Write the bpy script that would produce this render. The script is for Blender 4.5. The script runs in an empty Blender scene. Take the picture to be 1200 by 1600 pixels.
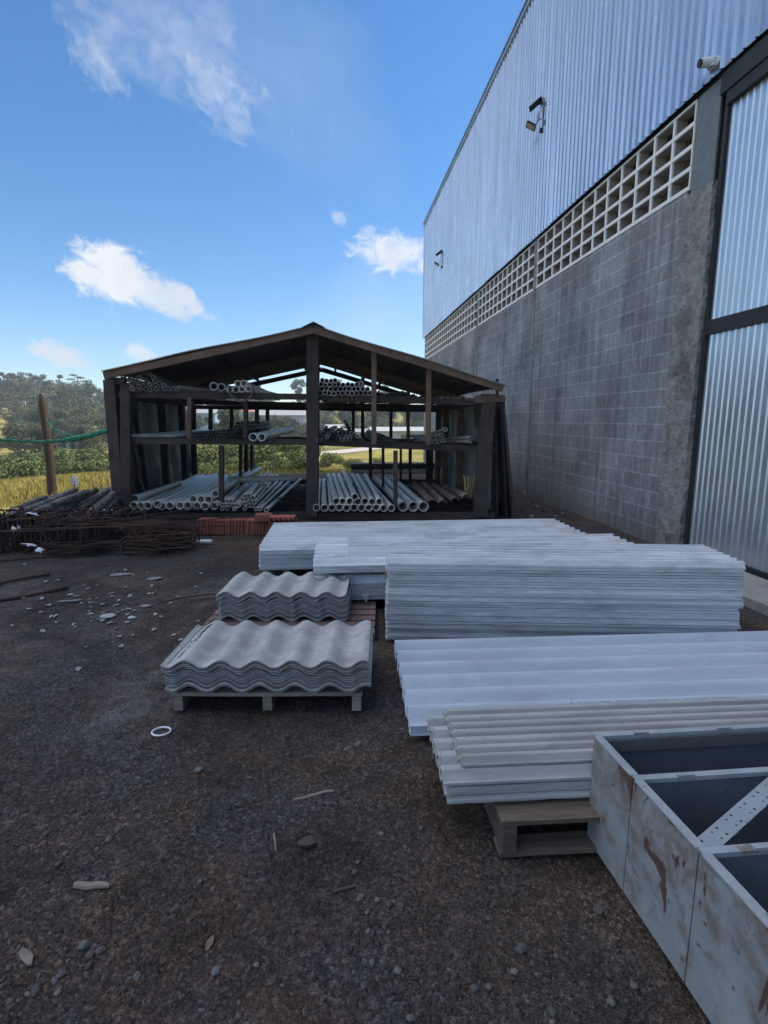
import bpy, math, random
from mathutils import Vector, Matrix, noise as mnoise
R = math.radians
rnd = random.Random(7)
S = bpy.context.scene
COL = S.collection

# ------------------------------------------------------------------ survey of the place
# camera model used to read positions off the photograph (1200x1600 pixels) as metres
F, CX, CY, H = 840.0, 600.0, 800.0, 1.45
TH = math.atan(144 / F)
PSI = math.atan2(80, F * math.cos(TH) + 144 * math.sin(TH))
cT, sT, cP, sP = math.cos(TH), math.sin(TH), math.cos(PSI), math.sin(PSI)

def ray(x, y):
    r, u = x - CX, CY - y
    fw = F * cT + u * sT
    return r * cP + fw * sP, -r * sP + fw * cP, u * cT - F * sT, fw

def G(x, y, z=0.0):            # point on the level z
    X, Y, U, f = ray(x, y); t = (z - H) / U
    return Vector((X * t, Y * t, z))

def FD(x, y, D):               # point at the forward distance D
    X, Y, U, f = ray(x, y); t = D / f
    return Vector((X * t, Y * t, H + U * t))

def PX(x, y, Xw):              # point on the plane X = Xw
    X, Y, U, f = ray(x, y); t = Xw / X
    return Vector((Xw, Y * t, H + U * t))

UAX = Vector((cP, -sP, 0)); VAX = Vector((sP, cP, 0)); ZAX = Vector((0, 0, 1)); YAX = Vector((0, 1, 0))

# ------------------------------------------------------------------ mesh helper
class MB:
    def __init__(s): s.v = []; s.f = []; s.mi = []; s.cur = 0
    def add(s, vs, fs):
        o = len(s.v); s.v += [Vector(v) for v in vs]
        for f in fs: s.f.append([i + o for i in f]); s.mi.append(s.cur)
        return s
    def box(s, a, b):
        x0, y0, z0 = a; x1, y1, z1 = b
        return s.hexa([(x0,y0,z0),(x1,y0,z0),(x1,y1,z0),(x0,y1,z0),(x0,y0,z1),(x1,y0,z1),(x1,y1,z1),(x0,y1,z1)])
    def hexa(s, p):
        return s.add(p, [(3,2,1,0),(4,5,6,7),(0,1,5,4),(1,2,6,5),(2,3,7,6),(3,0,4,7)])
    def bar(s, A, B, w, t, side=None):     # box from A to B, w across, t along 'side'
        A, B = Vector(A), Vector(B); d = (B - A).normalized()
        n = Vector(side if side is not None else VAX); n = (n - d * n.dot(d)).normalized()
        c = d.cross(n); p = []
        for q in (A, B):
            p += [q - c*w/2 - n*t/2, q + c*w/2 - n*t/2, q + c*w/2 + n*t/2, q - c*w/2 + n*t/2]
        return s.hexa(p)
    def rough_bar(s, A, B, w, t, side=None, n=10, j=.006, seed=0):  # a sawn timber, a little warped
        rg = random.Random(seed)
        A, B = Vector(A), Vector(B); d = (B - A).normalized()
        nn = Vector(side if side is not None else VAX); nn = (nn - d * nn.dot(d)).normalized(); c = d.cross(nn)
        o = len(s.v); a1, a2 = rg.uniform(-1, 1), rg.uniform(-1, 1)
        for i in range(n + 1):
            k = i / n; q = A.lerp(B, k) + (c * a1 + nn * a2) * j * math.sin(k * math.pi)
            for sx, sy in ((-1,-1),(1,-1),(1,1),(-1,1)):
                s.v.append(q + c * (sx*w/2 + rg.uniform(-j, j)*.5) + nn * (sy*t/2 + rg.uniform(-j, j)*.5))
        def ff(*q): s.f.append([o + x for x in q]); s.mi.append(s.cur)
        for i in range(n):
            for m in range(4):
                m2 = (m + 1) % 4; ff(i*4+m, i*4+m2, i*4+4+m2, i*4+4+m)
        ff(3, 2, 1, 0); ff(n*4, n*4+1, n*4+2, n*4+3)
        return s
    def tube(s, pts, r, n=8, caps=True, r2=None):     # solid rod along points
        pts = [Vector(p) for p in pts]; o = len(s.v); N = len(pts)
        up = None
        for i, p in enumerate(pts):
            d = (pts[min(i+1, N-1)] - pts[max(i-1, 0)]).normalized()
            if up is None: up = d.orthogonal().normalized()
            up = (up - d * up.dot(d)).normalized(); c = d.cross(up)
            rr = r if not isinstance(r, (list, tuple)) else r[i]
            for k in range(n):
                a = 2*math.pi*k/n; s.v.append(p + up*math.cos(a)*rr + c*math.sin(a)*rr)
        def ff(q): s.f.append(q); s.mi.append(s.cur)
        for i in range(N-1):
            for k in range(n):
                k2 = (k+1) % n; ff([o+i*n+k, o+i*n+k2, o+i*n+n+k2, o+i*n+n+k])
        if caps:
            ff([o+k for k in range(n)][::-1]); ff([o+(N-1)*n+k for k in range(n)])
        return s
    def hollow(s, prof, n=16):            # lathe about +Y; prof = list of (y, r), closed loop
        o = len(s.v); N = len(prof)
        for y, r in prof:
            for k in range(n):
                a = 2*math.pi*k/n; s.v.append(Vector((r*math.cos(a), y, r*math.sin(a))))
        for i in range(N):
            i2 = (i+1) % N
            for k in range(n):
                k2 = (k+1) % n
                s.f.append([o+i*n+k, o+i2*n+k, o+i2*n+k2, o+i*n+k2]); s.mi.append(s.cur)
        return s
    def grid(s, fn, nu, nv):
        o = len(s.v)
        for i in range(nu+1):
            for j in range(nv+1): s.v.append(Vector(fn(i/nu, j/nv)))
        for i in range(nu):
            for j in range(nv):
                a = o + i*(nv+1) + j
                s.f.append([a, a+nv+1, a+nv+2, a+1]); s.mi.append(s.cur)
        return s
    def slab(s, top, nu, nv, t, ax=ZAX):   # thick surface: fn(u,v) -> point; lower face t below
        o = len(s.v); ax = Vector(ax); W = nv+1
        P = [[Vector(top(i/nu, j/nv)) for j in range(W)] for i in range(nu+1)]
        for i in range(nu+1):
            for j in range(W): s.v.append(P[i][j])
        b = len(s.v)
        for i in range(nu+1):
            for j in range(W): s.v.append(P[i][j] - ax*t)
        def ff(*q): s.f.append(list(q)); s.mi.append(s.cur)
        for i in range(nu):
            for j in range(nv):
                a = i*W+j
                ff(o+a, o+a+W, o+a+W+1, o+a+1); ff(b+a+1, b+a+W+1, b+a+W, b+a)
        for i in range(nu):
            a = i*W; ff(o+a, b+a, b+a+W, o+a+W); a += nv; ff(o+a, o+a+W, b+a+W, b+a)
        for j in range(nv):
            a = j; ff(o+a, o+a+1, b+a+1, b+a); a = nu*W+j; ff(o+a, b+a, b+a+1, o+a+1)
        return s
    def mesh(s, name, mats, smooth=False):
        me = bpy.data.meshes.new(name)
        me.from_pydata([tuple(v) for v in s.v], [], s.f)
        for m in (mats if isinstance(mats, (list, tuple)) else [mats]): me.materials.append(m)
        if any(s.mi): me.polygons.foreach_set('material_index', s.mi)
        if smooth: me.polygons.foreach_set('use_smooth', [True]*len(me.polygons))
        me.update(); return me
    def base(s):
        xs = [v.x for v in s.v]; ys = [v.y for v in s.v]; zs = [v.z for v in s.v]
        return Vector(((min(xs)+max(xs))/2, (min(ys)+max(ys))/2, min(zs)))

def autosmooth(me, ang=35):
    try: me.set_sharp_from_angle(angle=R(ang))
    except Exception: pass

def tag(o, label=None, cat=None, group=None, kind=None):
    if label: o['label'] = label
    if cat: o['category'] = cat
    if group: o['group'] = group
    if kind: o['kind'] = kind
    return o

def thing(name, mb, mat, label=None, cat=None, group=None, kind=None, smooth=False):
    b = mb.base(); 
    for v in mb.v: v -= b
    me = mb.mesh(name, mat, smooth)
    if smooth: autosmooth(me)
    o = bpy.data.objects.new(name, me); o.location = b; COL.objects.link(o)
    return tag(o, label, cat, group, kind)

def root(name, loc, label, cat, group=None):
    o = bpy.data.objects.new(name, None); o.location = loc; o.empty_display_size = .1; COL.objects.link(o)
    o['origin'] = [0, 0, 0]; del o['origin']
    return tag(o, label, cat, group)

def part(name, mb, mat, par, smooth=False, kind=None, label=None):   # mesh given in world coordinates (unrotated parents)
    off = Vector(); p = par
    while p is not None: off += p.location; p = p.parent
    for v in mb.v: v -= off
    me = mb.mesh(name, mat, smooth)
    if smooth: autosmooth(me)
    o = bpy.data.objects.new(name, me); o.parent = par; COL.objects.link(o)
    if kind: o['kind'] = kind
    if label: o['label'] = label
    return o

def copy_tree(o, par=None):
    c = o.copy(); COL.objects.link(c); c.parent = par
    for ch in list(o.children): copy_tree(ch, c)
    return c

# ------------------------------------------------------------------ materials
def new_mat(name):
    m = bpy.data.materials.new(name); m.use_nodes = True
    nt = m.node_tree; b = nt.nodes['Principled BSDF']
    return m, nt, b

def N(nt, typ, **kw):
    n = nt.nodes.new(typ)
    for k, v in kw.items(): setattr(n, k, v)
    return n
def setin(n, **kw):
    for k, v in kw.items(): n.inputs[k.replace('_', ' ')].default_value = v
    return n
def coords(nt, src='Object', scale=(1,1,1), rand=True):
    tc = N(nt, 'ShaderNodeTexCoord'); mp = N(nt, 'ShaderNodeMapping')
    mp.inputs['Scale'].default_value = scale
    nt.links.new(tc.outputs[src], mp.inputs['Vector'])
    if rand:
        oi = N(nt, 'ShaderNodeObjectInfo'); mu = N(nt, 'ShaderNodeMath', operation='MULTIPLY'); mu.inputs[1].default_value = 37.0
        nt.links.new(oi.outputs['Random'], mu.inputs[0]); nt.links.new(mu.outputs[0], mp.inputs['Location'])
    return mp.outputs['Vector']
def noise_tex(nt, vec, scale, detail=4, rough=.6, dist=0):
    n = N(nt, 'ShaderNodeTexNoise'); setin(n, Scale=scale, Detail=detail, Roughness=rough, Distortion=dist)
    nt.links.new(vec, n.inputs['Vector']); return n.outputs['Fac']
def ramp(nt, fac, stops, interp='LINEAR'):
    r = N(nt, 'ShaderNodeValToRGB'); r.color_ramp.interpolation = interp
    while len(r.color_ramp.elements) < len(stops): r.color_ramp.elements.new(.5)
    for e, (p, c) in zip(r.color_ramp.elements, stops):
        e.position = p; e.color = (c, c, c, 1) if isinstance(c, (int, float)) else (*c, 1)
    nt.links.new(fac, r.inputs['Fac']); return r.outputs['Color']
def mix(nt, fac, a, b, mode='MIX'):
    m = N(nt, 'ShaderNodeMix', data_type='RGBA', blend_type=mode)
    for i, sock, val in ((0, m.inputs[0], fac), (6, m.inputs[6], a), (7, m.inputs[7], b)):
        if isinstance(val, (int, float)): sock.default_value = val if i == 0 else (val, val, val, 1)
        elif isinstance(val, tuple): sock.default_value = (*val, 1)
        else: nt.links.new(val, sock)
    return m.outputs[2]
def bump(nt, b, h, strength=.3, dist=.01, prev=None):
    n = N(nt, 'ShaderNodeBump'); n.inputs['Strength'].default_value = strength; n.inputs['Distance'].default_value = dist
    nt.links.new(h, n.inputs['Height'])
    if prev is not None: nt.links.new(prev, n.inputs['Normal'])
    nt.links.new(n.outputs['Normal'], b.inputs['Normal']); return n.outputs['Normal']
def math_(nt, op, a, b=None, clamp=False):
    n = N(nt, 'ShaderNodeMath', operation=op); n.use_clamp = clamp
    for i, v in enumerate((a, b)):
        if v is None: continue
        if isinstance(v, (int, float)): n.inputs[i].default_value = v
        else: nt.links.new(v, n.inputs[i])
    return n.outputs[0]

def surf(name, c1, c2, scale=6, stretch=(1,1,1), rough=.8, metal=0, bs=40, bstr=.3, bd=.004, c3=None, s3=2.0, t3=(.5,.65), vary=.18, spec=.3):
    """two-tone mottled surface with fine bump; c3 = patches with their own shape; every object a little different"""
    m, nt, b = new_mat(name)
    v = coords(nt, 'Object', stretch)
    f = noise_tex(nt, v, scale, 6, .65)
    col = mix(nt, ramp(nt, f, [(.3, 0.0), (.7, 1.0)]), c1, c2)
    if c3:
        g = noise_tex(nt, v, s3, 5, .6, .6)
        col = mix(nt, ramp(nt, g, [(t3[0], 0.0), (t3[1], 1.0)]), col, c3)
    if vary:
        oi = N(nt, 'ShaderNodeObjectInfo')
        k = math_(nt, 'MULTIPLY_ADD', oi.outputs['Random'], vary * 2); nt.nodes[-1].inputs[2].default_value = 1 - vary
        col = mix(nt, 1.0, col, k, 'MULTIPLY')
    nt.links.new(col, b.inputs['Base Color'])
    b.inputs['Roughness'].default_value = rough; b.inputs['Metallic'].default_value = metal
    b.inputs['Specular IOR Level'].default_value = spec
    h = noise_tex(nt, v, bs, 4, .6)
    bump(nt, b, h, bstr, bd)
    return m

M = {}
M['wood_dark'] = surf('weathered_dark_timber', (.043,.032,.030), (.085,.064,.058), 5, (1,1,1), .85, bs=30, bstr=.5)
M['wood_brown'] = surf('brown_timber', (.115,.07,.05), (.20,.13,.095), 5, (1,1,1), .8, bs=30, bstr=.5)
M['wood_pale'] = surf('pallet_wood', (.17,.14,.12), (.30,.25,.21), 5, (1.0, 11, 11), .85, bs=45, bstr=.5)
M['wood_mid'] = surf('worn_pallet_wood', (.08,.062,.050), (.18,.14,.11), 5, (1.0, 11, 11), rough=.85, bs=45, bstr=.5)
M['wood_red'] = surf('reddish_pallet_wood', (.15,.10,.09), (.24,.17,.15), 5, (1.0, 11, 11), rough=.85, bs=45)
M['tarp'] = surf('grey_tarpaulin', (.24,.265,.28), (.34,.37,.385), 3, rough=.55, bs=60, bstr=.2)
M['tarp_black'] = surf('black_tarpaulin', (.015,.016,.02), (.03,.03,.035), 3, rough=.5, bs=60, bstr=.3)
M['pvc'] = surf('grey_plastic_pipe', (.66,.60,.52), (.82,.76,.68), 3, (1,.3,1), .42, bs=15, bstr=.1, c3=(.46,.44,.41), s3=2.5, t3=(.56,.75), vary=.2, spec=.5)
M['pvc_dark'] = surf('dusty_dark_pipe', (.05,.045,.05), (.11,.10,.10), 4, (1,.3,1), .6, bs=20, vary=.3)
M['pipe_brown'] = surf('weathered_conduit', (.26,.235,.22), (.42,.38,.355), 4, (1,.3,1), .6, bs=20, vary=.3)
M['pvc_white'] = surf('white_plastic_pipe', (.62,.63,.62), (.74,.75,.74), 3, (1,.3,1), .4, bs=15, bstr=.1)
M['clay'] = surf('clay_roof_tile', (.20,.13,.10), (.36,.26,.21), 9, rough=.85, bs=40, c3=(.10,.08,.07), t3=(.55,.7), vary=.3)
M['brick'] = surf('red_ceramic_brick', (.25,.080,.052), (.35,.120,.078), 8, rough=.85, bs=60, vary=.2)
M['rust'] = surf('rusty_steel', (.034,.021,.018), (.075,.038,.029), 20, rough=.9, bs=120, bstr=.4, vary=.3)
M['bark'] = surf('grey_bark', (.09,.078,.07), (.30,.27,.25), 9, (2.2,2.2,2.2), .9, bs=24, bstr=1.0, bd=.03, c3=(.06,.05,.045), s3=7, t3=(.55,.62), vary=.3)
M['post_wood'] = surf('rough_pole_wood', (.06,.038,.028), (.13,.082,.06), 6, (4,4,.6), .9, bs=25, bstr=.8, bd=.01)
M['stone'] = surf('stone', (.075,.07,.067), (.15,.14,.135), 20, rough=.9, bs=60, vary=.4)
M['gravel'] = surf('gravel', (.036,.032,.031), (.090,.082,.079), 30, rough=.9, bs=90, vary=0)
M['shard'] = surf('pale_tile_shard', (.20,.203,.207), (.34,.343,.347), 12, rough=.7, bs=60, vary=.3)
M['white_plastic'] = surf('white_plastic', (.62,.63,.64), (.72,.73,.74), 8, rough=.5, bs=30, bstr=.1)
M['green_rope'] = surf('green_net', (.015,.11,.075), (.03,.19,.125), 40, rough=.7, bs=90, bstr=.6)
M['concrete'] = surf('rough_concrete', (.17,.165,.16), (.31,.30,.29), 11, rough=.92, bs=22, bstr=1.0, bd=.03, c3=(.12,.115,.11), s3=2.2, t3=(.5,.68), vary=0)
M['apron'] = surf('concrete_apron', (.20,.19,.18), (.30,.29,.28), 6, rough=.9, bs=40, vary=0)
M['cobogo'] = surf('white_painted_concrete', (.72,.71,.71), (.80,.79,.79), 5, rough=.85, bs=60, bstr=.3, vary=0)
M['cobogo_core'] = surf('bare_concrete_inside', (.24,.215,.20), (.36,.33,.31), 4, rough=.9, vary=0)
M['steel_paint'] = surf('grey_steel', (.14,.15,.15), (.19,.20,.20), 6, rough=.5, metal=.3, bs=40, c3=(.10,.08,.07), s3=3, t3=(.6,.7), vary=0)
M['dark_steel'] = surf('dark_steel', (.018,.019,.021), (.03,.031,.034), 6, rough=.6, bs=40, vary=0)
M['black'] = surf('black_plastic', (.012,.012,.013), (.02,.02,.021), 10, rough=.45, bs=30, bstr=.1, vary=0)
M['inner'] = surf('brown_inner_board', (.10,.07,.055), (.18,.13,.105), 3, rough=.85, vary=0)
M['wall_plain'] = surf('grey_render', (.25,.25,.25), (.32,.32,.32), 3, rough=.9, vary=0)
M['marker'] = surf('black_marker', (.01,.01,.012), (.02,.02,.022), 30, rough=.6, vary=0)
M['galv_angle'] = surf('galvanised_angle', (.30,.33,.35), (.40,.43,.45), 10, rough=.45, metal=.5, bs=60, bstr=.1, vary=0)
M['hole'] = M['black']

# fibre cement sheets (weathered, streaky along the sheet)
def cement(name, c1, c2, c3, stretch, vary=.12, rough=.8):
    m, nt, b = new_mat(name)
    v = coords(nt, 'Object', stretch); v1 = coords(nt, 'Object', (1,1,1))
    f = noise_tex(nt, v, 4, 7, .7, .3); g = noise_tex(nt, v, 1.3, 6, .65, 1.0); h = noise_tex(nt, v1, 45, 3, .6)
    gp = N(nt, 'ShaderNodeNewGeometry'); gm_ = N(nt, 'ShaderNodeMapping'); gm_.inputs['Scale'].default_value = (1.1, 2.5, 5); nt.links.new(gp.outputs['Position'], gm_.inputs['Vector'])
    g = noise_tex(nt, gm_.outputs[0], 1.5, 7, .68, .8)
    col = mix(nt, ramp(nt, f, [(.32, 0.0), (.68, 1.0)]), c1, c2)
    col = mix(nt, ramp(nt, g, [(.46, 0.0), (.70, .7)]), col, c3)
    col = mix(nt, ramp(nt, h, [(.62, 0.0), (.72, .35)]), col, tuple(x*.55 for x in c1))
    oi = N(nt, 'ShaderNodeObjectInfo')
    k = math_(nt, 'MULTIPLY_ADD', oi.outputs['Random'], vary*2); nt.nodes[-1].inputs[2].default_value = 1 - vary
    col = mix(nt, 1.0, col, k, 'MULTIPLY')
    nt.links.new(col, b.inputs['Base Color']); b.inputs['Roughness'].default_value = rough
    b.inputs['Specular IOR Level'].default_value = .35
    n1 = bump(nt, b, noise_tex(nt, v1, 70, 4, .7), .6, .004)
    bump(nt, b, noise_tex(nt, v1, 9, 3, .5), .25, .01, n1)
    return m
M['cement_pale'] = cement('pale_fibre_cement', (.44,.46,.49), (.62,.64,.67), (.235,.235,.232), (.35,2.4,2.4))
M['cement_blue'] = cement('smooth_fibre_cement', (.45,.51,.60), (.53,.59,.68), (.37,.41,.49), (.3,1.5,1.5))
M['cement_beige'] = cement('beige_fibre_cement', (.34,.34,.338), (.46,.46,.452), (.26,.26,.255), (.3,2,2))
M['cement_end'] = cement('dull_fibre_cement', (.34,.35,.36), (.50,.51,.52), (.25,.25,.25), (.3,2,2))
M['cement_grey'] = cement('grey_fibre_cement', (.29,.287,.28), (.46,.455,.445), (.21,.20,.19), (2,2,2), .25)
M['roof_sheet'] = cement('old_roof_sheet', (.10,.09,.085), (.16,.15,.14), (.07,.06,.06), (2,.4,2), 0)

# warehouse block wall
def block_mat():
    m, nt, b = new_mat('concrete_block_wall')
    tc = N(nt, 'ShaderNodeTexCoord'); sp = N(nt, 'ShaderNodeSeparateXYZ'); cb = N(nt, 'ShaderNodeCombineXYZ')
    nt.links.new(tc.outputs['Object'], sp.inputs[0])
    nt.links.new(sp.outputs['Y'], cb.inputs['X']); nt.links.new(sp.outputs['Z'], cb.inputs['Y'])
    v = cb.outputs[0]
    wob = N(nt, 'ShaderNodeTexNoise'); setin(wob, Scale=9.0, Detail=3.0); nt.links.new(v, wob.inputs['Vector'])
    wsub = N(nt, 'ShaderNodeVectorMath', operation='SUBTRACT'); nt.links.new(wob.outputs['Color'], wsub.inputs[0]); wsub.inputs[1].default_value = (.5,.5,.5)
    wmul = N(nt, 'ShaderNodeVectorMath', operation='SCALE'); nt.links.new(wsub.outputs[0], wmul.inputs[0]); wmul.inputs['Scale'].default_value = .016
    wadd = N(nt, 'ShaderNodeVectorMath', operation='ADD'); nt.links.new(v, wadd.inputs[0]); nt.links.new(wmul.outputs[0], wadd.inputs[1])
    br = N(nt, 'ShaderNodeTexBrick'); nt.links.new(wadd.outputs[0], br.inputs['Vector'])
    setin(br, Scale=1.0); br.inputs['Mortar Size'].default_value = .0075; br.inputs['Mortar Smooth'].default_value = .25
    br.inputs['Brick Width'].default_value = .4; br.inputs['Row Height'].default_value = .2; br.inputs['Bias'].default_value = 0
    br.inputs['Color1'].default_value = (.192,.200,.212,1); br.inputs['Color2'].default_value = (.232,.241,.254,1); br.inputs['Mortar'].default_value = (.33,.34,.352,1)
    mp = N(nt, 'ShaderNodeMapping'); mp.inputs['Scale'].default_value = (3.2, .22, 1); nt.links.new(v, mp.inputs['Vector'])
    st = noise_tex(nt, mp.outputs[0], 2.2, 6, .7)
    big = noise_tex(nt, v, .9, 5, .6)
    fine = noise_tex(nt, v, 14, 5, .7)
    col = mix(nt, 1.0, br.outputs['Color'], ramp(nt, st, [(.3, .62), (.5, .98), (.72, 1.32)]), 'MULTIPLY')
    col = mix(nt, 1.0, col, ramp(nt, big, [(.3, .66), (.7, 1.28)]), 'MULTIPLY')
    col = mix(nt, 1.0, col, ramp(nt, fine, [(.3, .74), (.7, 1.22)]), 'MULTIPLY')
    # splash of soil and damp along the foot of the wall
    hz = math_(nt, 'MULTIPLY_ADD', big, .9); nt.nodes[-1].inputs[2].default_value = -.1
    lowf = math_(nt, 'SUBTRACT', hz, sp.outputs['Z'])
    col = mix(nt, ramp(nt, lowf, [(0.0, 0.0), (.35, .6)]), col, (.12,.10,.085))
    # pale lime runs
    mp2 = N(nt, 'ShaderNodeMapping'); mp2.inputs['Scale'].default_value = (2.0, .12, 1); mp2.inputs['Location'].default_value = (3.3, 0, 0); nt.links.new(v, mp2.inputs['Vector'])
    run = noise_tex(nt, mp2.outputs[0], 3.0, 4, .5)
    col = mix(nt, ramp(nt, run, [(.60, 0.0), (.72, .5)]), col, (.36,.36,.36))
    nt.links.new(col, b.inputs['Base Color']); b.inputs['Roughness'].default_value = .92; b.inputs['Specular IOR Level'].default_value = .25
    n1 = bump(nt, b, br.outputs['Fac'], -.9, .012)
    bump(nt, b, noise_tex(nt, v, 60, 4, .7), .5, .004, n1)
    return m
M['blocks'] = block_mat()

def metal_sheet(name, col, rough, met, streak=.5, wob=.02):
    m, nt, b = new_mat(name)
    v = coords(nt, 'Object', (1, 4, .25), False)
    f = noise_tex(nt, v, 1.4, 5, .6)
    nt.links.new(mix(nt, 1.0, col, ramp(nt, f, [(.3, 1-streak*.25), (.7, 1.0)]), 'MULTIPLY'), b.inputs['Base Color'])
    g = noise_tex(nt, coords(nt, 'Object', (1,1,1), False), 5, 5, .65)
    nt.links.new(ramp(nt, g, [(.3, rough-.06), (.7, rough+.09)]), b.inputs['Roughness'])
    b.inputs['Metallic'].default_value = met
    bump(nt, b, noise_tex(nt, coords(nt, 'Object', (1,1,.4), False), 2.5, 2, .5), .25, wob)
    return m
M['siding'] = metal_sheet('galvalume_siding', (.54,.62,.74), .29, .88, 1.2, .005)
M['door_metal'] = metal_sheet('galvanised_door_sheet', (.62,.67,.73), .36, .85, .4, .010)

def cabinet_mat(name, flake):
    m, nt, b = new_mat(name)
    v = coords(nt, 'Object', (1,1,1), False)
    sp = N(nt, 'ShaderNodeSeparateXYZ'); nt.links.new(v, sp.inputs[0])
    f = noise_tex(nt, v, 5, 6, .7); g = noise_tex(nt, v, 13, 6, .7, .4); k = noise_tex(nt, coords(nt, 'Object', (1, 1.6, .7), False), 5.6, 7, .62, .5)
    col = mix(nt, ramp(nt, f, [(.3, 0.0), (.7, 1.0)]), (.22,.24,.255), (.30,.32,.335))
    hh = math_(nt, 'MULTIPLY', sp.outputs['Z'], .42)
    grime = math_(nt, 'ADD', g, math_(nt, 'MULTIPLY', sp.outputs['Z'], .35))
    col = mix(nt, ramp(nt, grime, [(.52, 0.0), (.68, .8)]), col, (.17,.13,.11))
    if flake:
        fl = math_(nt, 'ADD', k, hh)
        fm = ramp(nt, fl, [(.715, 0.0), (.73, 1.0)])
        col = mix(nt, fm, col, (.10,.058,.046))
        sm = ramp(nt, noise_tex(nt, v, 28, 3, .5), [(.685, 0.0), (.70, .9)])
        col = mix(nt, sm, col, (.10,.085,.08))
        bump(nt, b, fm, -.5, .003)
    nt.links.new(col, b.inputs['Base Color']); b.inputs['Roughness'].default_value = .55
    return m
M['cab'] = cabinet_mat('flaking_grey_paint', True)
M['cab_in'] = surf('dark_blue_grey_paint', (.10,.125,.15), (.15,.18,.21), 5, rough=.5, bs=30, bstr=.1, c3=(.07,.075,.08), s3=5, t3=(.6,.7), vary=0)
M['cab_edge'] = surf('bare_pale_edge', (.25,.275,.30), (.36,.385,.41), 14, rough=.5, bs=50, bstr=.2, c3=(.2,.16,.14), s3=9, t3=(.62,.68), vary=0)

# ------------------------------------------------------------------ terrain
def sm(a, b, x):
    t = max(0.0, min(1.0, (x - a) / (b - a))); return t*t*(3-2*t)
def plc(x, tab):
    if x <= tab[0][0]: return tab[0][1]
    for (a, p), (b, q) in zip(tab, tab[1:]):
        if x <= b: return p + (q-p) * (x-a)/(b-a)
    return tab[-1][1]
PROF = [(0,0),(3,-.25),(9,-1.15),(22,-2.3),(38,-2.6),(62,-2.2),(95,.0),(125,4.2),(150,5.2),(190,4.0),(300,-8),(600,-25),(3000,-25)]
PROFC = [(0,0),(3,-.25),(9,-.95),(22,-1.35),(34,-1.05),(45,-1.6),(62,-1.9),(95,-.6),(125,4.0),(150,5.2),(190,4.0),(300,-8),(600,-25),(3000,-25)]
def terrain(x, y, fine=True):
    dx = max(0.0, -6.2 - x); dy = max(0.0, y - 15.0)
    s = math.hypot(dx, dy)
    az = math.degrees(math.atan2(x, max(y, 1e-3))) if y > 0 else -90
    w = sm(-17, -9, az)
    z = plc(s, PROF)*(1-w) + plc(s, PROFC)*w
    if s > 4: z += mnoise.noise((x*.05, y*.05, 3)) * min(1.2, (s-4)*.04)
    if fine:
        q = 1 - sm(12, 30, s)
        d = math.hypot(x, y)
        a = .022*mnoise.noise((x*.55, y*.55, 1)) + .012*mnoise.noise((x*1.7, y*1.7, 5))
        if d < 12:
            a += .008*mnoise.noise((x*5, y*5, 2)) + .007*mnoise.noise((x*13, y*13, 8)) + .003*mnoise.noise((x*31, y*31, 6))
            # wheel ruts running down the yard
            for cx_, ww in ((-.35, .16), (-2.0, .2)):
                t = (x - cx_ + .12*math.sin(y*.7)) / ww
                a -= .012 * math.exp(-t*t) * (.6 + .4*mnoise.noise((x*2, y*2, 4)))
        # tread marks of a tyre, pressed in when the clay was wet
        tx, ty = x + .30, y - 1.42
        ta, tb = tx*.80 + ty*.60, -tx*.60 + ty*.80
        a += .014*math.exp(-(ta/.34)**2-(tb/.10)**2)*math.sin(tb*150)*.6 - .012*math.exp(-(ta/.34)**2-(tb/.10)**2)
        # firm level strip by the warehouse and under the shed
        k = sm(2.4, 3.2, x) if x > 2.4 else 0
        z += a*q*(1-k) - .012*(1-k)
    return z

def axis(fine0, fine1, step, lo, hi, growth=1.13):
    a = []; x = fine0
    while x < fine1: a.append(x); x += step
    st = step; x = a[-1]
    while x < hi: st *= growth; x += st; a.append(x)
    st = step; x = fine0; b = []
    while x > lo: st *= growth; x -= st; b.append(x)
    return b[::-1] + a
xs = axis(-2.6, 1.2, .021, -1500, 1500, 1.06); ys = axis(.6, 4.6, .021, -300, 1600, 1.05)
gm = MB()
gm.v = [Vector((x, y, terrain(x, y))) for x in xs for y in ys]
ny = len(ys)
for i in range(len(xs)-1):
    for j in range(ny-1):
        a = i*ny+j; gm.f.append([a, a+ny, a+ny+1, a+1]); gm.mi.append(0)

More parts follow.
